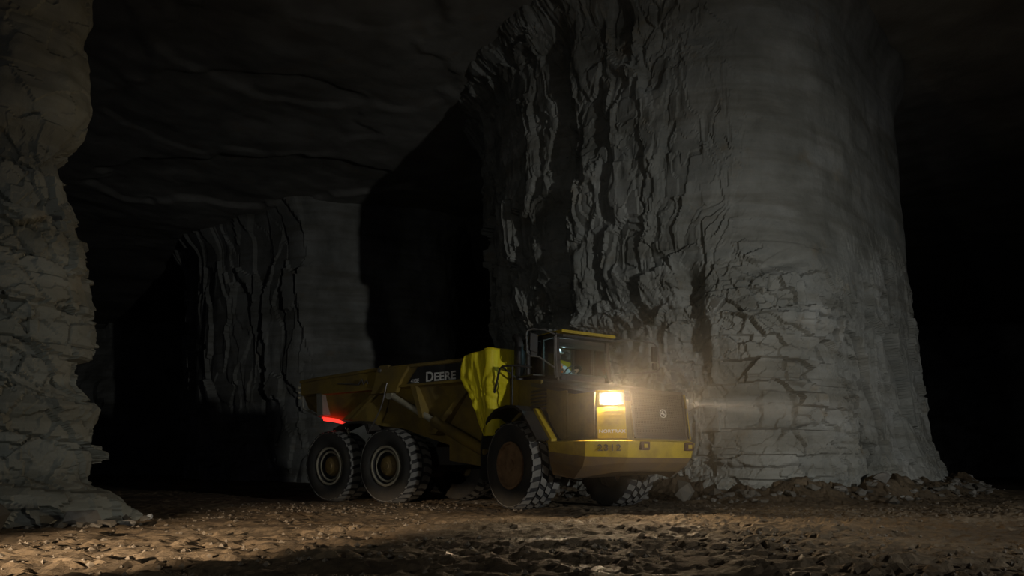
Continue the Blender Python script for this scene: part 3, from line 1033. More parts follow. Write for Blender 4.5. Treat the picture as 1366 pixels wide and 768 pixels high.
# corner panel with the lettering, lamp recess and headlight (right), mirrored on the left
def corner(side):
    a = Vector((2.205, -1.095, 0)) if side < 0 else Vector((2.585, 0.955, 0))
    b = Vector((2.585, -0.665, 0)) if side < 0 else Vector((2.085, 1.285, 0))
    d = (b - a)
    L = d.length
    x = d.normalized()
    n = Vector((x.y, -x.x, 0))
    def P(s, z, o=0.0):
        lean = -0.145 * (z - 1.4)
        p = a + x * s + n * (0.012 + o)
        return (p.x + lean * 0.9, p.y + (0.04 if side < 0 else -0.04) * (z - 1.4), z)
    def plate(mb, s0, s1, z0, z1, o0, o1, mi=0):
        vs = [P(s0, z0, o0), P(s1, z0, o0), P(s1, z1, o0), P(s0, z1, o0), P(s0, z0, o1), P(s1, z0, o1), P(s1, z1, o1), P(s0, z1, o1)]
        mb.add(vs, [(0, 3, 2, 1), (4, 5, 6, 7), (0, 1, 5, 4), (1, 2, 6, 5), (2, 3, 7, 6), (3, 0, 4, 7)], mi)
    m = MB()
    plate(m, 0.02, L - 0.02, 1.43, 2.02, 0, 0.02)
    plate(m, 0.02, L - 0.02, 2.02, 2.34, 0, 0.008)
    pn = part(m, 'corner_panel', M_yel, MF, hood, 'clean yellow corner panel')
    for k in range(3):
        m = MB()
        z = 1.80 + 0.07 * k
        plate(m, 0.16, L - 0.08, z, z + 0.025, 0.02, 0.032)
        part(m, 'vent_slat', M_yel, MF, pn)
    m = MB()
    plate(m, 0.08, L - 0.04, 2.06, 2.30, 0.004, 0.03)
    hs = part(m, 'headlight', M_blk, MF)
    m = MB()
    o0, o1 = (0.03, 0.055) if side < 0 else (0.012, 0.034)
    nn = 24
    lens = [(L / 2 + 0.15 * math.copysign(abs(math.cos(t)) ** 0.7, math.cos(t)), 2.185 + 0.085 * math.copysign(abs(math.sin(t)) ** 0.7, math.sin(t))) for t in [2 * PI * q / nn for q in range(nn)]]
    m.loft([[P(a_, z_, o0) for a_, z_ in lens], [P(a_, z_, o1) for a_, z_ in lens]], 0)
    part(m, 'lens', M_lens if side < 0 else M_lens_far, MF, hs, 'lit lens')
    c = Vector(P(L / 2, 2.18, 0.14))
    return pn, x, P, L, c


pn, cx, CP, CL, lamp_r = corner(-1)
text('panel_lettering', 'NORTRAX', 0.088, basis(CP(CL / 2, 1.56, 0.024), cx, (-0.13, 0.03, 1)), MF, M_txt, pn, sx=1.18, bold=0.001)
_, _, _, _, lamp_l = corner(1)

# grille
m = MB()
def GP(v, z, o=0.0):
    return (2.585 - 0.145 * (z - 1.4) + 0.045 * (1 - ((v - 0.14) / 0.8) ** 2) + o, v, z)
vs = [GP(v, z, 0.012) for z in (1.43, 2.36) for v in (-0.53, -0.2, 0.14, 0.5, 0.83)]
m.add(vs, [(k, k + 1, k + 6, k + 5) for k in range(4)], 0)
grille = part(m, 'grille', M_blk, MF, label='black perforated radiator grille')
m = MB()
def gbar(v0, v1, z0, z1, o):
    a, b = 0.014, o
    vs = [GP(v0, z0, a), GP(v1, z0, a), GP(v1, z1, a), GP(v0, z1, a), GP(v0, z0, b), GP(v1, z0, b), GP(v1, z1, b), GP(v0, z1, b)]
    m.add(vs, [(4, 5, 6, 7), (0, 1, 5, 4), (1, 2, 6, 5), (2, 3, 7, 6), (3, 0, 4, 7)], 0)
for i in range(27):
    z = 1.47 + i * 0.0335
    for j in range(8):
        v = -0.52 + j * 0.168
        gbar(v, v + 0.168, z, z + 0.011, 0.03)
for j in range(37):
    v = -0.52 + j * 0.0365
    gbar(v, v + 0.010, 1.45, 2.34, 0.027)
gm = part(m, 'grille_mesh', M_hood, MF, grille)
gm['kind'] = 'stuff'
m = MB()
for z0, z1 in ((1.43, 1.49), (2.30, 2.37)):
    for j in range(4):
        gbar(-0.53 + j * 0.34, -0.53 + (j + 1) * 0.34, z0, z1, 0.05)
for v in (-0.53, 0.79):
    gbar(v, v + 0.04, 1.43, 2.36, 0.05)
part(m, 'grille_surround', M_hood, MF, grille)
for v in (-0.565, 0.86):
    m = MB()
    m.add([GP(v, 1.45, 0.0), GP(v + 0.03, 1.45, 0), GP(v + 0.03, 2.05, 0), GP(v, 2.05, 0), GP(v, 1.45, 0.06), GP(v + 0.03, 1.45, 0.06), GP(v + 0.03, 2.05, 0.06), GP(v, 2.05, 0.06)],
          [(0, 3, 2, 1), (4, 5, 6, 7), (0, 1, 5, 4), (1, 2, 6, 5), (2, 3, 7, 6), (3, 0, 4, 7)])
    part(m, 'trim_strip', M_chrome, MF, hood, 'chrome trim strip')
# round emblem: ring and a leaping deer
m = MB()
EM = MF @ basis(GP(0.20, 1.92, 0.05), (0, 1, 0), (-0.145, 0, 1))
n = 28
rings = []
for r, t in ((0.085, 0), (0.085, 0.012), (0.070, 0.012), (0.070, 0)):
    rings.append([(r * math.cos(2 * PI * k / n), r * math.sin(2 * PI * k / n), t) for k in range(n)])
m.loft(rings + [rings[0]], 0, False)
deer = [(-.058, .012), (-.03, .020), (-.012, .016), (-.022, .052), (-.012, .054), (.0, .024), (.016, .010), (.034, -.008), (.060, -.026), (.054, -.032), (.028, -.024), (.024, -.048), (.016, -.048), (.010, -.020), (-.008, -.014), (-.03, -.020), (-.052, -.008), (-.05, .0)]
m.add([(x, y, 0.008) for x, y in deer] + [(x, y, 0) for x, y in deer], [list(range(len(deer)))] + [(i, (i + 1) % len(deer), len(deer) + (i + 1) % len(deer), len(deer) + i) for i in range(len(deer))], 0)
em = m.build('emblem', M_txt, grille, EM)
em['label'] = 'pale round leaping-deer emblem'

# headlight beams: lamp bulbs behind the lenses
spot('headlight_bulb', TW @ MF @ lamp_r, TW @ MF @ Vector((lamp_r.x + 9, lamp_r.y, 0.0)), 500, (1.0, 0.72, 0.42), 110, 0.9, 0.05)
spot('headlight_bulb', TW @ MF @ lamp_l, TW @ MF @ Vector((lamp_l.x + 9, lamp_l.y, 1.15)), 1500, (1.0, 0.82, 0.62), 13, 0.8, 0.03)

# ---- fenders
def sweep(poly, v0, v1, th):
    m = MB()
    out = poly
    inn = []
    for i, p in enumerate(poly):
        a = poly[max(i - 1, 0)]
        b = poly[min(i + 1, len(poly) - 1)]
        dx, dz = b[0] - a[0], b[1] - a[1]
        l = math.hypot(dx, dz)
        inn.append((p[0] + dz / l * th, p[1] - dx / l * th))
    rings = [[(o[0], v0, o[1]), (o[0], v1, o[1]), (i[0], v1, i[1]), (i[0], v0, i[1])] for o, i in zip(out, inn)]
    m.loft(rings, 0, True)
    return m


for sv in (-1, 1):
    arch = [(-1.16, 1.30), (-1.06, 1.70), (-0.86, 1.97), (-0.55, 2.13), (-0.1, 2.19), (0.25, 2.16), (0.5, 2.03), (1.02, 1.45)]
    fd = part(sweep(arch, sv * 1.66, sv * 1.03, 0.05), 'fender', M_blk, MF)
    m = MB()
    m.prism([(0.46, 2.09), (0.54, 2.09), (1.10, 1.46), (1.10, 1.40), (0.92, 1.40), (0.92, 1.45)], sv * 1.36, sv * 1.22, 'v')
    part(m, 'fender_strip', M_yel, MF, fd, 'bright yellow edge strip')
    m = MB()
    m.box((-1.22, sv * 1.62, 0.62), (-1.17, sv * 1.06, 1.35), bev=0.01)
    part(m, 'mud_flap', M_rub, MF, fd)

# ---- handrail and ladder behind the right wheel
for sv in (-1, 1):
    m = MB()
    m.tube([(-0.05, sv * 1.04, 3.02), (-0.25, sv * 1.32, 3.06), (-0.52, sv * 1.48, 3.06), (-0.60, sv * 1.5, 3.02), (-1.10, sv * 1.5, 1.88), (-1.22, sv * 1.5, 1.55)], 0.024)
    m.tube([(-0.52, sv * 1.48, 3.04), (-0.60, sv * 1.10, 2.86)], 0.02)
    m.tube([(-0.32, sv * 1.36, 3.05), (-0.32, sv * 1.36, 2.16)], 0.02)
    part(m, 'handrail', M_blk, MF)
    m = MB()
    for k in range(4):
        m.box((-1.42, sv * 1.45, 0.55 + 0.33 * k), (-1.16, sv * 1.05, 0.59 + 0.33 * k), bev=0.008)
    m.box((-1.42, sv * 1.45, 0.5), (-1.38, sv * 1.40, 1.75))
    m.box((-1.42, sv * 1.10, 0.5), (-1.38, sv * 1.05, 1.75))
    part(m, 'boarding_ladder', M_frame, MF)

# ---- exhaust stack
m = MB()
m.tube([(-0.62, -0.98, 2.80), (-0.62, -0.98, 3.05), (-0.62, -0.98, 3.08), (-0.62, -0.98, 3.50), (-0.62, -0.98, 3.60), (-0.66, -0.98, 3.70), (-0.78, -0.98, 3.77)], [0.10, 0.10, 0.115, 0.115, 0.09, 0.09, 0.085], 0, 16)
part(m, 'exhaust_stack', M_blk, MF)
m = MB()
m.tube([(-0.32, -0.95, 2.84), (-0.32, -0.95, 3.42)], 0.05, 0, 12)
m.tube([(-0.32, -0.95, 3.42), (-0.32, -0.95, 3.5), (-0.32, -0.95, 3.53)], [0.10, 0.10, 0.05], 0, 14)
part(m, 'air_precleaner', M_blk, MF)

# ---- cab
CZ0, CZ1 = 2.80, 3.60
m = MB()
m.box((-0.86, -0.72, 2.20), (0.46, 0.70, 2.26), bev=0.01)
m.box((-0.88, -0.70, 2.20), (-0.83, 0.68, 2.95), bev=0.01)
m.box((-0.86, -0.72, 2.24), (0.46, -0.68, 2.84), bev=0.01)
m.box((-0.86, 0.66, 2.24), (0.46, 0.70, 2.84), bev=0.01)
cab = part(m, 'cab', M_blk, MF)
posts = [(0.45, -0.69), (0.45, 0.67), (-0.10, -0.70), (-0.10, 0.68), (-0.84, -0.69), (-0.84, 0.67)]
for i, (u, v) in enumerate(posts):
    m = MB()
    w = 0.04 if i < 2 else 0.035
    lean = -0.10 if i < 2 else 0.0
    m.loft([[(u - w, v - w, 2.80), (u + w, v - w, 2.80), (u + w, v + w, 2.80), (u - w, v + w, 2.80)], [(u - w + lean, v - w, 3.64), (u + w + lean, v - w, 3.64), (u + w + lean, v + w, 3.64), (u - w + lean, v + w, 3.64)]], 0)
    part(m, 'cab_post', M_hood, MF, cab)
m = MB()
m.box((-0.92, -0.76, 3.63), (0.44, 0.74, 3.74), bev=0.035)
m.loft([[(0.40, -0.74, 3.69), (0.40, 0.72, 3.69), (0.40, 0.72, 3.63), (0.40, -0.74, 3.63)], [(0.60, -0.70, 3.66), (0.60, 0.68, 3.66), (0.60, 0.68, 3.62), (0.60, -0.70, 3.62)]], 0)
roof = part(m, 'cab_roof', M_blk, MF, cab)
m = MB()
m.box((-0.80, -0.70, 3.735), (0.55, 0.68, 3.775), bev=0.015)
m.box((0.42, -0.74, 3.70), (0.62, 0.72, 3.76), bev=0.012)
part(m, 'roof_cap', M_yel, MF, cab, 'yellow roof cap')
m = MB()
m.box((0.34, -0.64, 3.44), (0.37, 0.62, 3.62), bev=0.01)
part(m, 'sun_visor', M_hood, MF, cab)
def pane(name, pts):
    m = MB()
    c = Vector((0, 0, 0))
    P = [Vector(p) for p in pts]
    nrm = (P[1] - P[0]).cross(P[2] - P[0]).normalized() * 0.006
    m.add([tuple(p) for p in P] + [tuple(p + nrm) for p in P], [(0, 1, 2, 3), (7, 6, 5, 4), (0, 4, 5, 1), (1, 5, 6, 2), (2, 6, 7, 3), (3, 7, 4, 0)])
    return part(m, name, M_glass, MF, cab)
pane('windshield', [(0.455, -0.65, 2.84), (0.455, 0.63, 2.84), (0.36, 0.63, 3.62), (0.36, -0.65, 3.62)])
pane('side_window', [(-0.065, -0.705, 2.84), (0.41, -0.705, 2.84), (0.31, -0.705, 3.62), (-0.065, -0.705, 3.62)])
pane('side_window', [(-0.80, -0.705, 2.84), (-0.135, -0.705, 2.84), (-0.135, -0.705, 3.62), (-0.80, -0.705, 3.62)])
pane('side_window', [(-0.065, 0.685, 2.84), (0.41, 0.685, 2.84), (0.31, 0.685, 3.62), (-0.065, 0.685, 3.62)])
pane('side_window', [(-0.80, 0.685, 2.84), (-0.135, 0.685, 2.84), (-0.135, 0.685, 3.62), (-0.80, 0.685, 3.62)])
pane('rear_window', [(-0.85, -0.65, 2.96), (-0.85, 0.63, 2.96), (-0.85, 0.63, 3.62), (-0.85, -0.65, 3.62)])
m = MB()
m.prism([(0.20, 2.26), (0.43, 2.26), (0.43, 2.86), (0.30, 2.90), (0.20, 2.84)], -0.6, 0.58, 'v', bev=0.02)
part(m, 'dashboard', M_seat, MF, cab)
m = MB()
m.box((-0.76, -0.25, 2.52), (-0.30, 0.25, 2.66), bev=0.04)
m.prism([(-0.82, 2.62), (-0.70, 2.62), (-0.74, 3.28), (-0.82, 3.28)], -0.23, 0.23, 'v', bev=0.03)
m.box((-0.66, -0.15, 2.26), (-0.40, 0.15, 2.52), bev=0.02)
part(m, 'seat', M_seat, MF, cab)
m = MB()
sc_ = Vector((0.02, 0, 3.0))
ax = Vector((-0.55, 0, 0.83)).normalized()
e1, e2 = Vector((0, 1, 0)), ax.cross(Vector((0, 1, 0)))
m.tube([tuple(sc_ + (e1 * math.cos(2 * PI * k / 24) + e2 * math.sin(2 * PI * k / 24)) * 0.20) for k in range(25)], 0.015, 0, 8)
for a in (0, 2.1, 4.2):
    m.tube([tuple(sc_), tuple(sc_ + (e1 * math.cos(a) + e2 * math.sin(a)) * 0.20)], 0.012, 0, 6)
m.tube([tuple(sc_), (0.25, 0, 2.72)], 0.03, 0, 10)
part(m, 'steering_wheel', M_blk, MF, cab)
m = MB()
m.box((-0.36, -0.12, 3.605), (-0.16, 0.12, 3.63), bev=0.008)
part(m, 'dome_lamp', M_seat, MF, cab)
l = bpy.data.lights.new('dome_bulb', 'POINT')
l.energy = 6.0
l.color = (0.62, 0.92, 1.0)
l.shadow_soft_size = 0.05
o = bpy.data.objects.new('dome_bulb', l)
o.location = TW @ MF @ Vector((0.12, -0.32, 3.40))
C.objects.link(o)
m = MB()
m.tube([(0.44, -0.76, 3.66), (0.445, -0.765, 3.3), (0.48, -0.77, 2.86), (0.55, -0.78, 2.72)], 0.02)
m.tube([(0.50, -0.79, 2.84), (0.52, -0.80, 2.76)], 0.04, 0, 10)
m.tube([(0.36, -0.74, 3.68), (0.365, -0.745, 3.3), (0.38, -0.75, 2.84)], 0.014)
part(m, 'grab_bar', M_pipe, MF, cab)

# ---- mirrors on tube hoops
m = MB()
m.tube([(0.42, -0.78, 3.68), (0.30, -0.95, 3.78), (0.12, -1.14, 3.80), (0.02, -1.20, 3.77), (0.0, -1.21, 3.70), (0.02, -1.21, 3.30), (0.08, -1.18, 3.24), (0.25, -1.05, 3.20), (0.44, -0.80, 2.98)], 0.018)
mh = part(m, 'mirror_hoop', M_pipe, MF)
m = MB()
m.prism([(-1.20, 3.34), (-1.0, 3.30), (-0.99, 3.70), (-1.19, 3.73)], 0.06, 0.12, 'u', bev=0.012)
m.prism([(-1.16, 3.24), (-1.0, 3.21), (-1.0, 3.31), (-1.16, 3.33)], 0.07, 0.11, 'u', bev=0.008)
part(m, 'mirror', M_blk, MF, mh)
m = MB()
m.tube([(0.44, 0.74, 3.66), (0.60, 1.0, 3.69), (0.80, 1.34, 3.67), (0.95, 1.54, 3.62), (1.0, 1.60, 3.52), (1.0, 1.66, 3.06), (0.97, 1.63, 3.00), (0.80, 1.40, 2.98), (0.55, 1.05, 2.96)], 0.018)
mh = part(m, 'mirror_hoop', M_pipe, MF)
m = MB()
m.prism([(1.44, 3.21), (1.57, 3.21), (1.55, 3.53), (1.42, 3.53)], 0.97, 1.03, 'u', bev=0.012)
m.prism([(1.45, 3.03), (1.57, 3.03), (1.57, 3.17), (1.45, 3.17)], 0.97, 1.03, 'u', bev=0.012)
part(m, 'mirror', M_blk, MF, mh)

# ---- articulation joint and trailer frame
m = MB()
m.tube([(0, 0, 0.75), (0, 0, 1.6)], 0.22, 0, 20)
m.build('articulation_joint', M_frame, truck)
m = MB()
m.box((-2.9, -0.45, 0.95), (3.1, -0.22, 1.40), bev=0.03)
m.box((-2.9, 0.22, 0.95), (3.1, 0.45, 1.40), bev=0.03)
m.box((2.7, -0.5, 0.85), (3.4, 0.5, 1.45), bev=0.05)
for u in (-2.7, -1.05, 0.9):
    m.box((u - 0.12, -0.3, 1.0), (u + 0.12, 0.3, 1.35), bev=0.02)
part(m, 'rear_frame', M_frame, MR)
for u in (0, -2.1):
    m = MB()
    m.tube([(u, -1.15, .925), (u, -0.36, .925), (u, -0.26, .925), (u, 0.26, .925), (u, 0.36, .925), (u, 1.15, .925)], [0.15, 0.15, 0.29, 0.29, 0.15, 0.15], 0, 20)
    part(m, 'rear_axle', M_frame, MR)
for sv in (-1, 1):
    m = MB()
    m.prism([(-2.3, 0.85), (-1.3, 1.12), (-0.8, 1.12), (0.2, 0.85), (0.2, 1.02), (-0.8, 1.35), (-1.3, 1.35), (-2.3, 1.02)], sv * 0.62, sv * 0.82, 'v', bev=0.02)
    part(m, 'bogie_beam', M_frame, MR)

# ---- dump body
V0 = 1.55
m = MB()
# cross-sections along u: (u, z top, z waist, z floor)
secs = [(-3.34, 3.20, 2.86, 2.50), (-2.62, 3.24, 2.86, 2.22), (-1.0, 3.29, 2.86, 2.02), (0.25, 3.32, 2.85, 1.80), (1.25, 3.31, 2.84, 1.52), (2.05, 3.31, 2.83, 1.30), (2.96, 3.31, 2.83, 1.25)]
rings = []
for u, zt, zw, zf in secs:
    fl = 1.10 if u > -0.5 else 1.30
    rings.append([(u, -V0, zt), (u, -V0, zw), (u, -V0 + 0.10, zw - 0.06), (u, -fl, zf), (u, fl, zf), (u, V0 - 0.10, zw - 0.06), (u, V0, zw), (u, V0, zt), (u, V0 - 0.10, zt), (u, V0 - 0.18, zw), (u, fl - 0.1, zf + 0.12), (u, -fl + 0.1, zf + 0.12), (u, -V0 + 0.18, zw), (u, -V0 + 0.10, zt)])
m.loft(rings, 0, True)
m.prism([(-1.4, 3.31), (1.4, 3.31), (1.4, 2.83), (1.05, 1.25), (-1.05, 1.25), (-1.4, 2.83)], 2.9, 2.98, 'u')
body = part(m, 'dump_body', M_yeld, MR)
m = MB()
m.tube([(-3.34, -V0 - 0.02, 3.20), (-2.62, -V0 - 0.02, 3.24), (-0.3, -V0 - 0.02, 3.31), (2.6, -V0 - 0.02, 3.31)], 0.045, 0, 8)
m.tube([(-3.34, V0 + 0.02, 3.20), (-2.62, V0 + 0.02, 3.24), (-0.3, V0 + 0.02, 3.31), (2.6, V0 + 0.02, 3.31)], 0.045, 0, 8)
part(m, 'top_rail', M_yeld, MR, body)
for u0, u1 in ((-2.45, -0.42), (0.32, 2.55)):
    m = MB()
    m.box((u0, -V0 - 0.05, 2.815), (u1, -V0 + 0.06, 2.875), bev=0.012)
    part(m, 'lower_rail', M_yeld, MR, body)
# black lettering band
m = MB()
m.add([(0.66, -V0 - 0.012, 2.885), (2.58, -V0 - 0.012, 2.885), (2.58, -V0 - 0.012, 3.255), (1.02, -V0 - 0.012, 3.265), (0.66, -V0, 2.885), (2.58, -V0, 2.885), (2.58, -V0, 3.255), (1.02, -V0, 3.265)],
      [(0, 1, 2, 3), (4, 7, 6, 5), (0, 4, 5, 1), (1, 5, 6, 2), (2, 6, 7, 3), (3, 7, 4, 0)])
band = part(m, 'lettering_band', M_band, MR, body, 'black lettering band')
TB = lambda u, z: basis((u, -V0 - 0.015, z), (1, 0, 0), (0, 0, 1))
text('side_lettering', 'D', 0.315, TB(1.40, 2.995), MR, M_txt, band, sx=1.12, bold=0.006)
text('side_lettering', 'EERE', 0.265, TB(1.875, 2.981), MR, M_txt, band, sx=1.20, bold=0.006, space=1.02)
text('side_number', '410E', 0.135, TB(0.93, 2.935), MR, M_txt, band, sx=1.0)
# stiffeners, tail edge, hinge bracket
m = MB()
m.prism([(0.80, 2.82), (0.96, 2.82), (1.20, 2.06), (1.08, 2.06)], -V0 - 0.03, -1.22, 'v')
part(m, 'side_rib', M_yeld, MR, body)
m = MB()
m.prism([(-0.40, 2.84), (-0.20, 2.84), (-1.55, 2.12), (-1.72, 2.12)], -V0 + 0.03, -1.25, 'v')
part(m, 'side_rib', M_yeld, MR, body)
m = MB()
m.prism([(2.52, 2.82), (2.70, 2.82), (1.50, 1.66), (1.30, 1.66)], -V0 + 0.06, -1.10, 'v')
part(m, 'side_rib', M_yeld, MR, body)
m = MB()
m.prism([(-0.55, 2.70), (0.34, 2.70), (0.52, 3.0), (0.78, 3.30), (0.12, 3.30), (0.06, 3.39), (-0.22, 3.39), (-0.34, 3.30), (-0.42, 2.95)], -V0 - 0.07, -V0 + 0.05, 'v', bev=0.015)
br = part(m, 'hinge_bracket', M_yeld, MR, body)
m = MB()
m.cyl((-0.20, -V0 - 0.12, 3.27), (-0.20, -V0 - 0.05, 3.27), 0.05, 0, 14)
part(m, 'pin', M_pipe, MR, br)
m = MB()
m.prism([(-2.68, 2.86), (-2.45, 2.86), (-2.42, 2.28), (-2.66, 2.24)], -V0 - 0.02, -1.32, 'v', bev=0.01)
part(m, 'tail_plate', M_brush, MR, body, 'pale dusty tail plate')
m = MB()
m.tube([(-3.36, -V0 + 0.06, 2.9), (-3.36, -V0 + 0.08, 2.50), (-2.66, -1.40, 2.22)], 0.03)
part(m, 'tail_edge', M_brush, MR, body)
for z in (2.78, 2.92, 3.05):
    m = MB()
    m.tube([(-3.36, -V0 + 0.02, z), (-3.43, -V0 - 0.02, z)], [0.03, 0.04], 0, 10)
    part(m, 'bolt', M_rod, MR, body)
m = MB()
m.tube([(-1.85, -V0 - 0.03, 3.06), (-1.3, -V0 - 0.035, 3.01), (-1.02, -V0 - 0.04, 2.98), (-0.88, -V0 - 0.05, 3.10), (-0.82, -V0 - 0.05, 2.98), (-0.70, -V0 - 0.05, 3.06), (-0.66, -V0 - 0.05, 2.97)], [0.012, 0.02, 0.022, 0.018, 0.018, 0.018, 0.016], 0, 6)
part(m, 'safety_strap', M_pipe, MR, body)
m = MB()
m.prism([(-2.64, 2.24), (-2.60, 2.14), (-2.15, 2.08), (-1.80, 2.02), (-1.80, 2.06), (-2.2, 2.18)], -1.40, -1.30, 'v')
part(m, 'tail_glow', M_red, MR, body, 'red tail light glow along the lower tail edge')  # emissive strip stands for the tail light's red glow on the edge
for k in range(5):
    m = MB()
    u, z = -1.76 + 0.05 * k + 0.02 * (k % 2), 2.02 - 0.055 * k
    pts = [(u + 0.03 * math.cos(2 * PI * j / 10) * (1 if k % 2 else .4), -1.42 + 0.03 * math.cos(2 * PI * j / 10) * (0 if k % 2 else 1), z + 0.042 * math.sin(2 * PI * j / 10)) for j in range(11)]
    m.tube(pts, 0.011, 0, 6, False)
    part(m, 'chain_link', M_rod, MR, body)
m = MB()
m.prism([(-1.95, 1.90), (-1.4, 2.06), (-0.85, 2.06), (-0.70, 1.98), (-0.62, 1.72), (-0.66, 1.72), (-0.75, 1.93), (-0.9, 2.0), (-1.4, 2.0), (-1.95, 1.85)], -1.62, -1.05, 'v')
part(m, 'rear_mudguard', M_blk, MR)
m = MB()
m.tube([(0.06, -V0 - 0.09, 2.95), (0.03, -V0 - 0.13, 2.72), (-0.02, -V0 - 0.14, 2.52), (-0.14, -V0 - 0.13, 2.30), (-0.34, -V0 - 0.11, 2.05), (-0.60, -V0 - 0.05, 1.82)], 0.018, 0, 8)
part(m, 'hose', M_pipe, MR, body)
# hoist cylinders
for sv in (-1, 1):
    m = MB()
    m.tube([(0.05, sv * 1.50, 2.66), (1.50, sv * 1.46, 1.95)], 0.075, 0, 16)
    m.cyl((0.05, sv * 1.58, 2.66), (0.05, sv * 1.42, 2.66), 0.11, 0, 16)
    rod = part(m, 'hoist_cylinder', M_rod, MR)
    m = MB()
    m.tube([(1.42, sv * 1.465, 1.99), (1.46, sv * 1.465, 1.97), (3.0, sv * 1.42, 1.22), (3.02, sv * 1.42, 1.21)], [0.10, 0.13, 0.13, 0.10], 0, 18)
    part(m, 'cylinder_barrel', M_yeld, MR, rod)
    m = MB()
    m.prism([(1.86, 1.66), (2.98, 1.06), (3.02, 0.88), (1.86, 1.04)], sv * 1.40, sv * 1.12, 'v', bev=0.02)
    part(m, 'cylinder_mount', M_yeld, MR)
    m = MB()
    m.tube([(2.95, sv * 1.2, 1.5), (3.1, sv * 0.9, 1.2), (3.2, sv * 0.6, 1.0), (3.5, sv * 0.5, 0.9)], 0.03, 0, 8)
    part(m, 'hydraulic_line', M_rub, MR)

# ------------------------------------------------------------------ yellow cover over the front of the dump body
def tarp_mat():
    m, nt, b = material('tarp_yellow')
    c = ramp(nt, noise(nt, 2.2, 5), [(0.35, (0.62, 0.52, 0.008)), (0.65, (0.80, 0.68, 0.015))])
    nt.links.new(c, b.inputs['Base Color'])
    b.inputs['Roughness'].default_value = 0.6
    bump(nt, b, noise(nt, 3.0, 5, 0.6, stretch=(1.6, 1.6, 0.5)), 0.5, 0.08)
    return m


def tarp():
    M_t = tarp_mat()
    cols = []
    def start(z):
        return float(np.interp(z, [1.5, 1.6, 2.45, 2.89, 3.25, 3.5], [3.10, 3.08, 2.70, 2.42, 2.50, 2.62]))
    na, nc, nf = 26, 8, 50
    nr = 46
    V = np.zeros((nr + 5, na + nc + nf + nc + 14, 3))
    N = np.zeros_like(V)
    half = 1.66
    for i in range(nr):
        t = i / (nr - 1)
        j = 0
        for a in range(na):
            zt = 3.37 + 0.10 * (a / na)
            z = 1.58 + (zt - 1.58) * t
            u0 = start(z)
            V[i, j] = (u0 + (3.16 - u0) * a / na, -half + 0.05 * (1 - t), z); N[i, j] = (0, -1, 0); j += 1
        for a in range(nc):
            th = a / nc * PI / 2
            z = 1.58 + (3.485 - 1.58) * t
            V[i, j] = (3.16 + 0.2 * math.sin(th), -half + 0.2 - 0.2 * math.cos(th), z); N[i, j] = (math.sin(th), -math.cos(th), 0); j += 1
        for a in range(nf):
            k = a / (nf - 1)
            z = 1.58 + (3.485 + 0.05 * math.sin(PI * k) - 1.58) * t
            V[i, j] = (3.36, -half + 0.2 + (2 * half - 0.4) * k, z); N[i, j] = (1, 0, 0); j += 1
        for a in range(nc):
            th = PI / 2 * (1 - (a + 1) / nc)
            z = 1.58 + (3.485 - 1.58) * t
            V[i, j] = (3.16 + 0.2 * math.sin(th), half - 0.2 + 0.2 * math.cos(th), z); N[i, j] = (math.sin(th), math.cos(th), 0); j += 1
        for a in range(14):
            z = 1.58 + (3.40 - 1.58) * t
            u0 = start(z)
            V[i, j] = (3.16 - (3.16 - u0) * (a + 1) / 14, half, z); N[i, j] = (0, 1, 0); j += 1
    x, y, z = V[:nr, :, 0], V[:nr, :, 1], V[:nr, :, 2]
    run = np.arange(V.shape[1])[None, :] * 0.06 + 0 * z
    f = fbm(run * 1.7 + 0.35 * z, z * 0.45, run * 0, 4, 901)
    sharp = 0.5 - np.abs(f)
    d = 0.055 * f + 0.05 * sharp
    pull = np.exp(-((x - 3.0) ** 2 + (z - 2.62) ** 2 + 4 * np.minimum(y + half, 0.6) ** 2) / 0.22)      # gathered at a tie point
    ang = np.arctan2(z - 2.62, x - 3.02)
    d = d - 0.05 * pull + 0.03 * np.sin(ang * 11) * np.exp(-((x - 3.0) ** 2 + (z - 2.62) ** 2) / 0.5) * (y < -half + 0.3)
    d = np.maximum(d, -0.02)
    V[:nr] += N[:nr] * d[..., None]
    for k in range(5):                                              # tucked over the rim
        w = (k + 1) / 5
        V[nr + k] = V[nr - 1]
        V[nr + k, :, 0] -= 0.42 * w * (N[nr - 1, :, 0]) + 0.05 * w
        V[nr + k, :, 1] -= 0.42 * w * (N[nr - 1, :, 1])
        V[nr + k, :, 2] += 0.04 * math.sin(w * PI) - 0.05 * w * w
    W = TW @ MR
    R = np.array(W.to_3x3())
    T = np.array(W.translation)
    P = V @ R.T + T
    o = grid_object('tarpaulin', P[..., 0], P[..., 1], P[..., 2], M_t, True)
    sol = o.modifiers.new('thickness', 'SOLIDIFY')
    sol.thickness = 0.012
    sol.offset = 1
    tag(o, 'crumpled yellow tarpaulin draped over the front of the dump body behind the cab', 'tarpaulin')


tarp()


# ------------------------------------------------------------------ driver in the cab
def skin(name, joints, links, mats, parent, W, levels=2, root=0):
    me = bpy.data.meshes.new(name)
    me.from_pydata([W @ Vector(j[:3]) for j in joints], links, [])
    o = bpy.data.objects.new(name, me)
    C.objects.link(o)
    o.modifiers.new('skin', 'SKIN').use_smooth_shade = True
    for k, j in enumerate(joints):
        d = me.skin_vertices[0].data[k]
        r = j[3]
        d.radius = r if isinstance(r, tuple) else (r, r)
        d.use_root = k == root
    s = o.modifiers.new('sub', 'SUBSURF')
    s.levels = s.render_levels = levels
    dg = bpy.context.evaluated_depsgraph_get()
    out = bpy.data.meshes.new_from_object(o.evaluated_get(dg))
    out.name = name
    bpy.data.objects.remove(o)
    out.materials.clear()
    for m in mats:
        out.materials.append(m)
    out.polygons.foreach_set('use_smooth', [True] * len(out.polygons))
    r = bpy.data.objects.new(name, out)
    C.objects.link(r)
    if parent:
        r.parent = parent
    return r


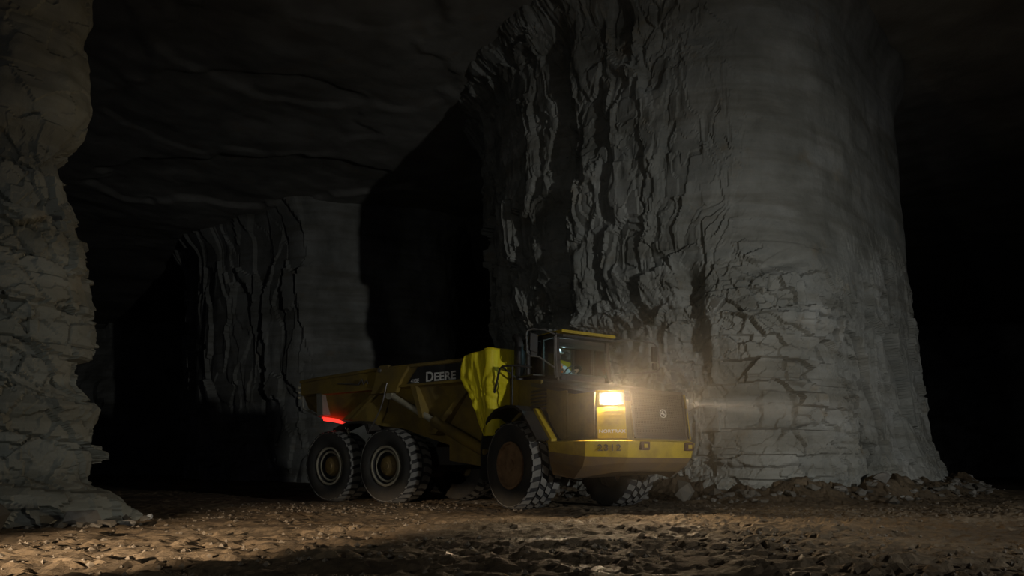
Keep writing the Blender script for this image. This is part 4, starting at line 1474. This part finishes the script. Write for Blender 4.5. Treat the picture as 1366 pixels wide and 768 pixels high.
def driver():
    W = TW @ MF
    M_skin = plain('skin', (0.42, 0.25, 0.17), 0.6)
    M_orange = plain('hi_vis_orange', (0.75, 0.16, 0.02), 0.8)
    M_shirt = plain('pale_shirt', (0.55, 0.68, 0.70), 0.85)
    M_jean = plain('work_trousers', (0.03, 0.04, 0.07), 0.9)
    M_helm = plain('white_helmet', (0.8, 0.8, 0.78), 0.35)
    du, dv = -0.06, -0.05
    J, L = [], []
    def j(p, r, link=None):
        J.append((p[0] + du, p[1] + dv, p[2], r))
        if link is not None:
            L.append((link, len(J) - 1))
        return len(J) - 1
    pel = j((-.46, 0, 2.76), .14)
    sp = j((-.50, 0, 2.94), .13, pel)
    chs = j((-.52, 0, 3.13), .15, sp)
    nk = j((-.50, 0, 3.27), .06, chs)
    hd0 = j((-.47, 0, 3.34), .075, nk)
    hd1 = j((-.455, 0, 3.41), .10, hd0)
    hd2 = j((-.465, 0, 3.50), .08, hd1)
    nose = j((-.36, 0, 3.40), .022, hd1)
    arms = {}
    for s in (-1, 1):
        sh = j((-.51, s * .19, 3.18), .075, chs)
        el = j((-.30, s * .29, 2.97), .05, sh)
        wr = j((-.02, s * .21, 3.00), .034, el)
        pm = j((.05, s * .20, 3.03), .036, wr)
        for q in range(4):
            b = j((.075, s * (.215 - .022 * q), 3.055 - .012 * q), .0095, pm)
            c = j((.10, s * (.215 - .022 * q) , 3.02 - .012 * q), .009, b)
            j((.065, s * (.21 - .022 * q), 2.995 - .012 * q), .008, c)
        t0 = j((.02, s * .16, 3.045), .011, pm)
        j((.045, s * .135, 3.04), .009, t0)
        hp = j((-.42, s * .10, 2.74), .09, pel)
        kn = j((-.02, s * .15, 2.72), .065, hp)
        an = j((.06, s * .14, 2.36), .042, kn)
        j((.17, s * .14, 2.31), .038, an)
        arms[s] = (sh, el, wr, hp, kn, an)
    body_ = skin('person', J, L, [M_skin], None, W)
    tag(body_, 'driver in an orange vest and white helmet seated in the dump truck cab', 'person')
    # eyes and ears
    def sub(js, name, mat, grow, links):
        pts = [(*J[k][:3], J[k][3] + grow) for k in js]
        return skin(name, pts, links, [mat], body_, W)
    for s in (-1, 1):
        sh, el, wr, hp, kn, an = arms[s]
        sub([sh, el, wr], 'shirt_sleeve', M_shirt, .016, [(0, 1), (1, 2)])
        sub([hp, kn, an], 'trouser_leg', M_jean, .014, [(0, 1), (1, 2)])
    v = sub([pel, sp, chs, arms[-1][0], arms[1][0]], 'hi_vis_vest', M_orange, .022, [(0, 1), (1, 2), (2, 3), (2, 4)])
    m = MB()
    c = (-.465 + du, dv, 3.47)
    m.lathe([(0.125, -0.015), (0.175, -0.02), (0.17, -0.008), (0.128, 0.005), (0.122, 0.05), (0.095, 0.09), (0.05, 0.112), (0.0, 0.118)], 0, 28, 'z', c)
    h = m.build('helmet', M_helm, body_, W)
    m = MB()
    m.cyl((-.335 + du, dv - .02, 3.505), (-.30 + du, dv - .03, 3.505), 0.032, 0, 14)
    m.build('cap_lamp', M_cap, h, W)
    for s in (-1, 1):
        m = MB()
        m.lathe([(0.0, 0.012), (0.009, 0.008), (0.012, 0), (0.009, -0.008), (0.0, -0.012)], 0, 12, 'u', (-.362 + du, dv + s * .035, 3.425))
        m.build('eye', M_jean, body_, W)
        m = MB()
        m.lathe([(0.0, 0.008), (0.025, 0.004), (0.025, -0.004), (0.0, -0.008)], 0, 12, 'v', (-.46 + du, dv + s * .105, 3.40))
        m.build('ear', M_skin, body_, W)
    m = MB()
    m.box((-.368 + du, dv - .025, 3.352), (-.350 + du, dv + .025, 3.362), bev=.003)
    m.build('mouth', M_dkred, body_, W)


driver()


# ------------------------------------------------------------------ scattering volume added for the headlight glow and beam streak
def haze():
    m, nt, b = material('glow_haze')
    nt.nodes.remove(b)
    tc = nt.nodes.new('ShaderNodeTexCoord')
    g = nt.nodes.new('ShaderNodeTexGradient')
    g.gradient_type = 'SPHERICAL'
    nt.links.new(tc.outputs['Object'], g.inputs[0])
    k = nt.nodes.new('ShaderNodeMath')
    k.operation = 'MULTIPLY'
    k.inputs[1].default_value = 0.027
    nt.links.new(g.outputs['Fac'], k.inputs[0])
    v = nt.nodes.new('ShaderNodeVolumeScatter')
    v.inputs['Color'].default_value = (1.0, 0.93, 0.85, 1)
    v.inputs['Anisotropy'].default_value = 0.35
    nt.links.new(k.outputs[0], v.inputs['Density'])
    nt.links.new(v.outputs[0], nt.nodes['Material Output'].inputs['Volume'])
    bm = bmesh.new()
    bmesh.ops.create_icosphere(bm, subdivisions=3, radius=1.0)
    me = bpy.data.meshes.new('haze_volume')
    bm.to_mesh(me)
    bm.free()
    me.materials.append(m)
    o = bpy.data.objects.new('haze_volume', me)
    p = TW @ MF @ Vector((3.5, 0.3, 2.0))
    o.location = p
    o.scale = (3.6, 3.2, 2.2)
    C.objects.link(o)
    tag(o, 'thin dust added for the headlight glow in front of the dump truck', 'haze', kind='stuff')


haze()
